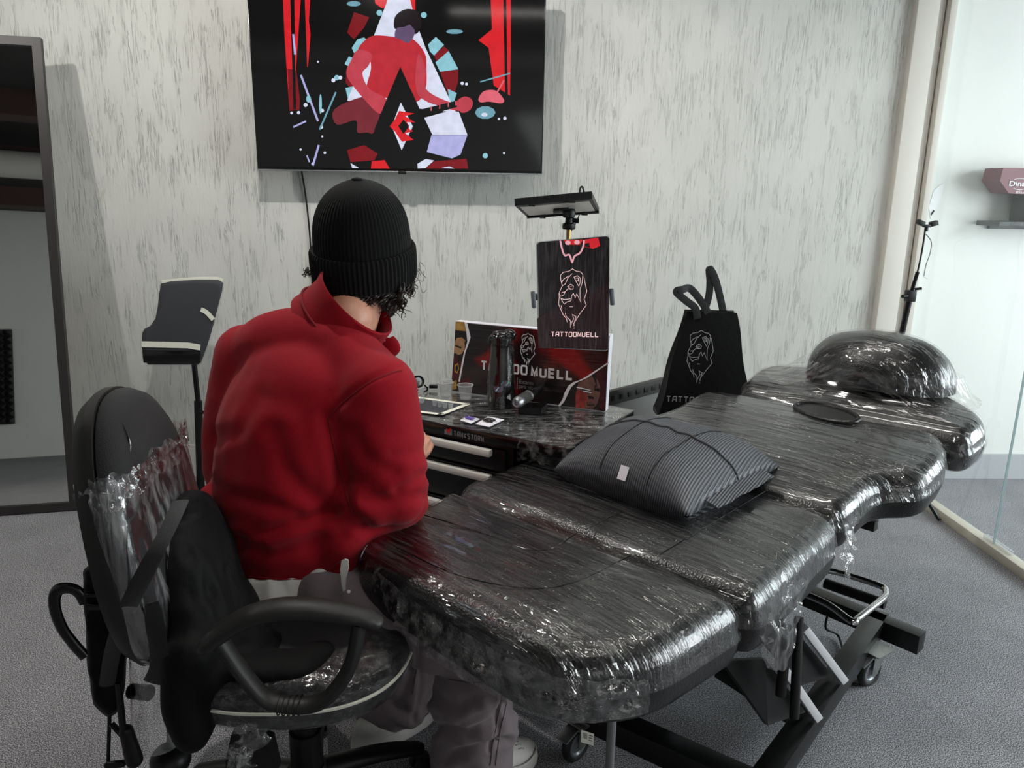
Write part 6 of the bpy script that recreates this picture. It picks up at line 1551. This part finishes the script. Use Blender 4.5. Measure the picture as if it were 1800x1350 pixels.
# shoes
def shoe(heel, toe, lab):
    heel = Vector(heel); toe = Vector(toe); heel.z = toe.z = 0; d = (toe-heel); Ls = d.length; d.normalize(); s = Vector((-d.y, d.x, 0)); RM_ = Matrix((d, s, Vector((0, 0, 1)))).transposed()
    P = lambda x, y, z: heel+d*(x*Ls)+s*y+Vector((0, 0, z))
    wf = lambda x: .030+.022*math.sin(min(1, x*1.25)*PI*.62) if x < .9 else .040
    R = []
    for z, off in ((.002, -.004), (.006, .002), (.022, .004), (.034, .001)):
        row = []
        for i in range(64):
            q = 2*PI*i/64; x = .5+.5*math.cos(q); hw = (.034+.014*x)*abs(math.sin(q))**.75
            row.append(P(.5+(.5+off*2)*math.cos(q), math.copysign(hw+off*(1 if hw > .01 else 0), math.sin(q)), z+(.012*(x-.75)**2*8 if x > .75 and z < .02 else 0)+(.010*(1-x) if z > .02 else 0)))
        R.append(row)
    sole = G().loft(R).obj('sole', M['shoe_sole'])
    u = G(); u.limb([P(.14, 0, .045), P(.4, 0, .050), P(.66, 0, .045), P(.86, 0, .038)], [(.040, .036), (.042, .038), (.034, .043), (.024, .036)], ref=(0, 0, 1)); u.limb([P(.13, 0, .045), P(.16, 0, .062)], [(.034, .034), (.034, .034)]); u.limb([P(.2, 0, .065), P(.42, 0, .066)], [(.03, .03), (.022, .028)])
    u.limb([P(.10, 0, .03), P(.88, 0, .03)], [(.03, .034), (.03, .038)], ref=(0, 0, 1))
    o = adopt(blob('shoe', u, .004, M['shoe_white'], None, 5), per); o['label'] = lab; adopt(sole, o)
    g = G(); g.sweep(smooth_pts([P(.5, .046, .05), P(.72, .050, .045), P(.93, .03, .045), P(.985, 0, .045), P(.93, -.03, .045), P(.72, -.050, .045), P(.5, -.046, .05)], 5), .003, 6); adopt(g.obj('toe_trim', M['shoe_sole']), o)
    g = G()
    for a in range(7):
        for c in range(6): g.ell(P(.70+.03*a, (c-2.5)*.010, .080-.0045*a*a*.30-.0012*abs(c-2.5)**2), (.0024, .0012, .0014), RM_, 8, 6)
    adopt(g.obj('vent_holes', M['grey_ink']), o); return o
s1 = shoe(atz(812, 1400, 0), atz(937, 1330, 0.0), 'white running shoe at the right, toe under the bed beside the caster')
s2 = shoe(atz(622, 1332, 0), atz(762, 1252, 0), 'white running shoe at the left, below the chair seat')
# beanie
BX = Vector((.10, -.34, .93)).normalized(); BX = (Vector((.05, .10, .97))-Vector((.06, .36, 0))).normalized()
bf = Vector((.85, .50, 0)); bf = (bf-BX*bf.dot(BX)).normalized(); bs = BX.cross(bf)
bc = at(640, 462, 1.84)
def bring2(h, ra, rb, rib=.0010, n=288, N=72): return [bc+BX*h+bf*((ra+rib*math.cos(N*2*PI*i/n))*math.cos(2*PI*i/n))+bs*((rb+rib*math.cos(N*2*PI*i/n))*math.sin(2*PI*i/n)) for i in range(n)]
R = []; 
RA, RB = .117, .107
for k in range(41):
    t = k/40; h = -.01+.205*t; u = max(0, (h-.045)/.150)
    f = (1-min(1, u)**2.5)**(1/2.1) if u > 0 else 1
    f = max(f, .02) if k < 40 else .015
    R.append(bring2(h+.006*(u > .99), RA*f-.004, RB*f-.004, .0008*min(1, f*1.4)))
bn = adopt(G().loft(R).obj('beanie', M['knit']), per)
R = []
for h, o_ in ((-.038, -.004), (-.042, .0), (-.038, .005), (-.02, .007), (.01, .008), (.035, .007), (.042, .003), (.040, -.003)): R.append(bring2(h, RA+o_, RB+o_, .0012 if o_ > .002 else .0006, 288, 72))
adopt(G().loft(R, cap=False).obj('cuff', M['knit']), bn)
tpk = bc+BX*.195; adopt(G().ell(tpk, (.014, .012, .006)).obj('peak', M['knit']), bn)
# hair: locks curling out below the beanie, beard
random.seed(3)
g = G()
def lock(p, dirv, L_, r, cur, seed):
    p = Vector(p); pts = []; a = dirv.normalized(); o1 = a.orthogonal().normalized(); o2 = a.cross(o1); ph = seed*1.7
    for i in range(15):
        t = i/14; w = cur*t**.6; pts.append(p+a*(L_*t)+o1*(w*math.cos(ph+t*8))+o2*(w*math.sin(ph+t*8))+Vector((0, 0, -.010*t)))
    g.sweep(pts, [max(.0006, r*(1-.8*(i/14)**2)) for i in range(15)], 6)
for i in range(230):
    q = random.uniform(-2.2, 1.5)
    base = bc+BX*(-.035)+bf*(RA*.92*math.cos(q))+bs*(RB*.92*math.sin(q)); od = (bf*math.cos(q)+bs*math.sin(q))
    back = max(0, -math.cos(q))
    L_ = random.uniform(.012, .03)*(1.0-.4*back)
    if abs(q+.6) < .7: L_ *= 1.35
    lock(base, Vector((0, 0, -1))+od*random.uniform(-.1, .35), L_, random.uniform(.0016, .0034), random.uniform(.004, .013), i)
for i in range(46):
    px = random.uniform(668, 712); base = at(px, random.uniform(492, 530), 1.80-.0006*(px-668)); lock(base, Vector((random.uniform(-.1, .35), -.1, -1)), random.uniform(.02, .045), random.uniform(.0018, .0034), random.uniform(.005, .012), i*3)
for i in range(16): lock(at(random.uniform(540, 555), random.uniform(470, 482), 1.83), Vector((-.6, 0, random.uniform(-.3, .5))), random.uniform(.008, .02), .0014, .006, i)
for i in range(5): lock(at(722, random.uniform(470, 495), 1.83), Vector((1, 0, random.uniform(-.5, .8))), random.uniform(.02, .04), .0006, .014, i)
adopt(g.obj('hair', M['hair']), per)
g = G(); g.ell(hp3(0, .058, -.088), (.050, .052, .034), HM); g.ell(hp3(0, .072, -.108), (.030, .028, .026), HM)
for s in (-1, 1): g.limb([hp3(.068*s, .005, -.035), hp3(.060*s, .03, -.07), hp3(.03*s, .07, -.10)], [.010, .016, .022])
adopt(blob('beard', g, .004, M['hair'], None, 3, disp=lambda p, n: .0025*noise.noise(p*140)), per)
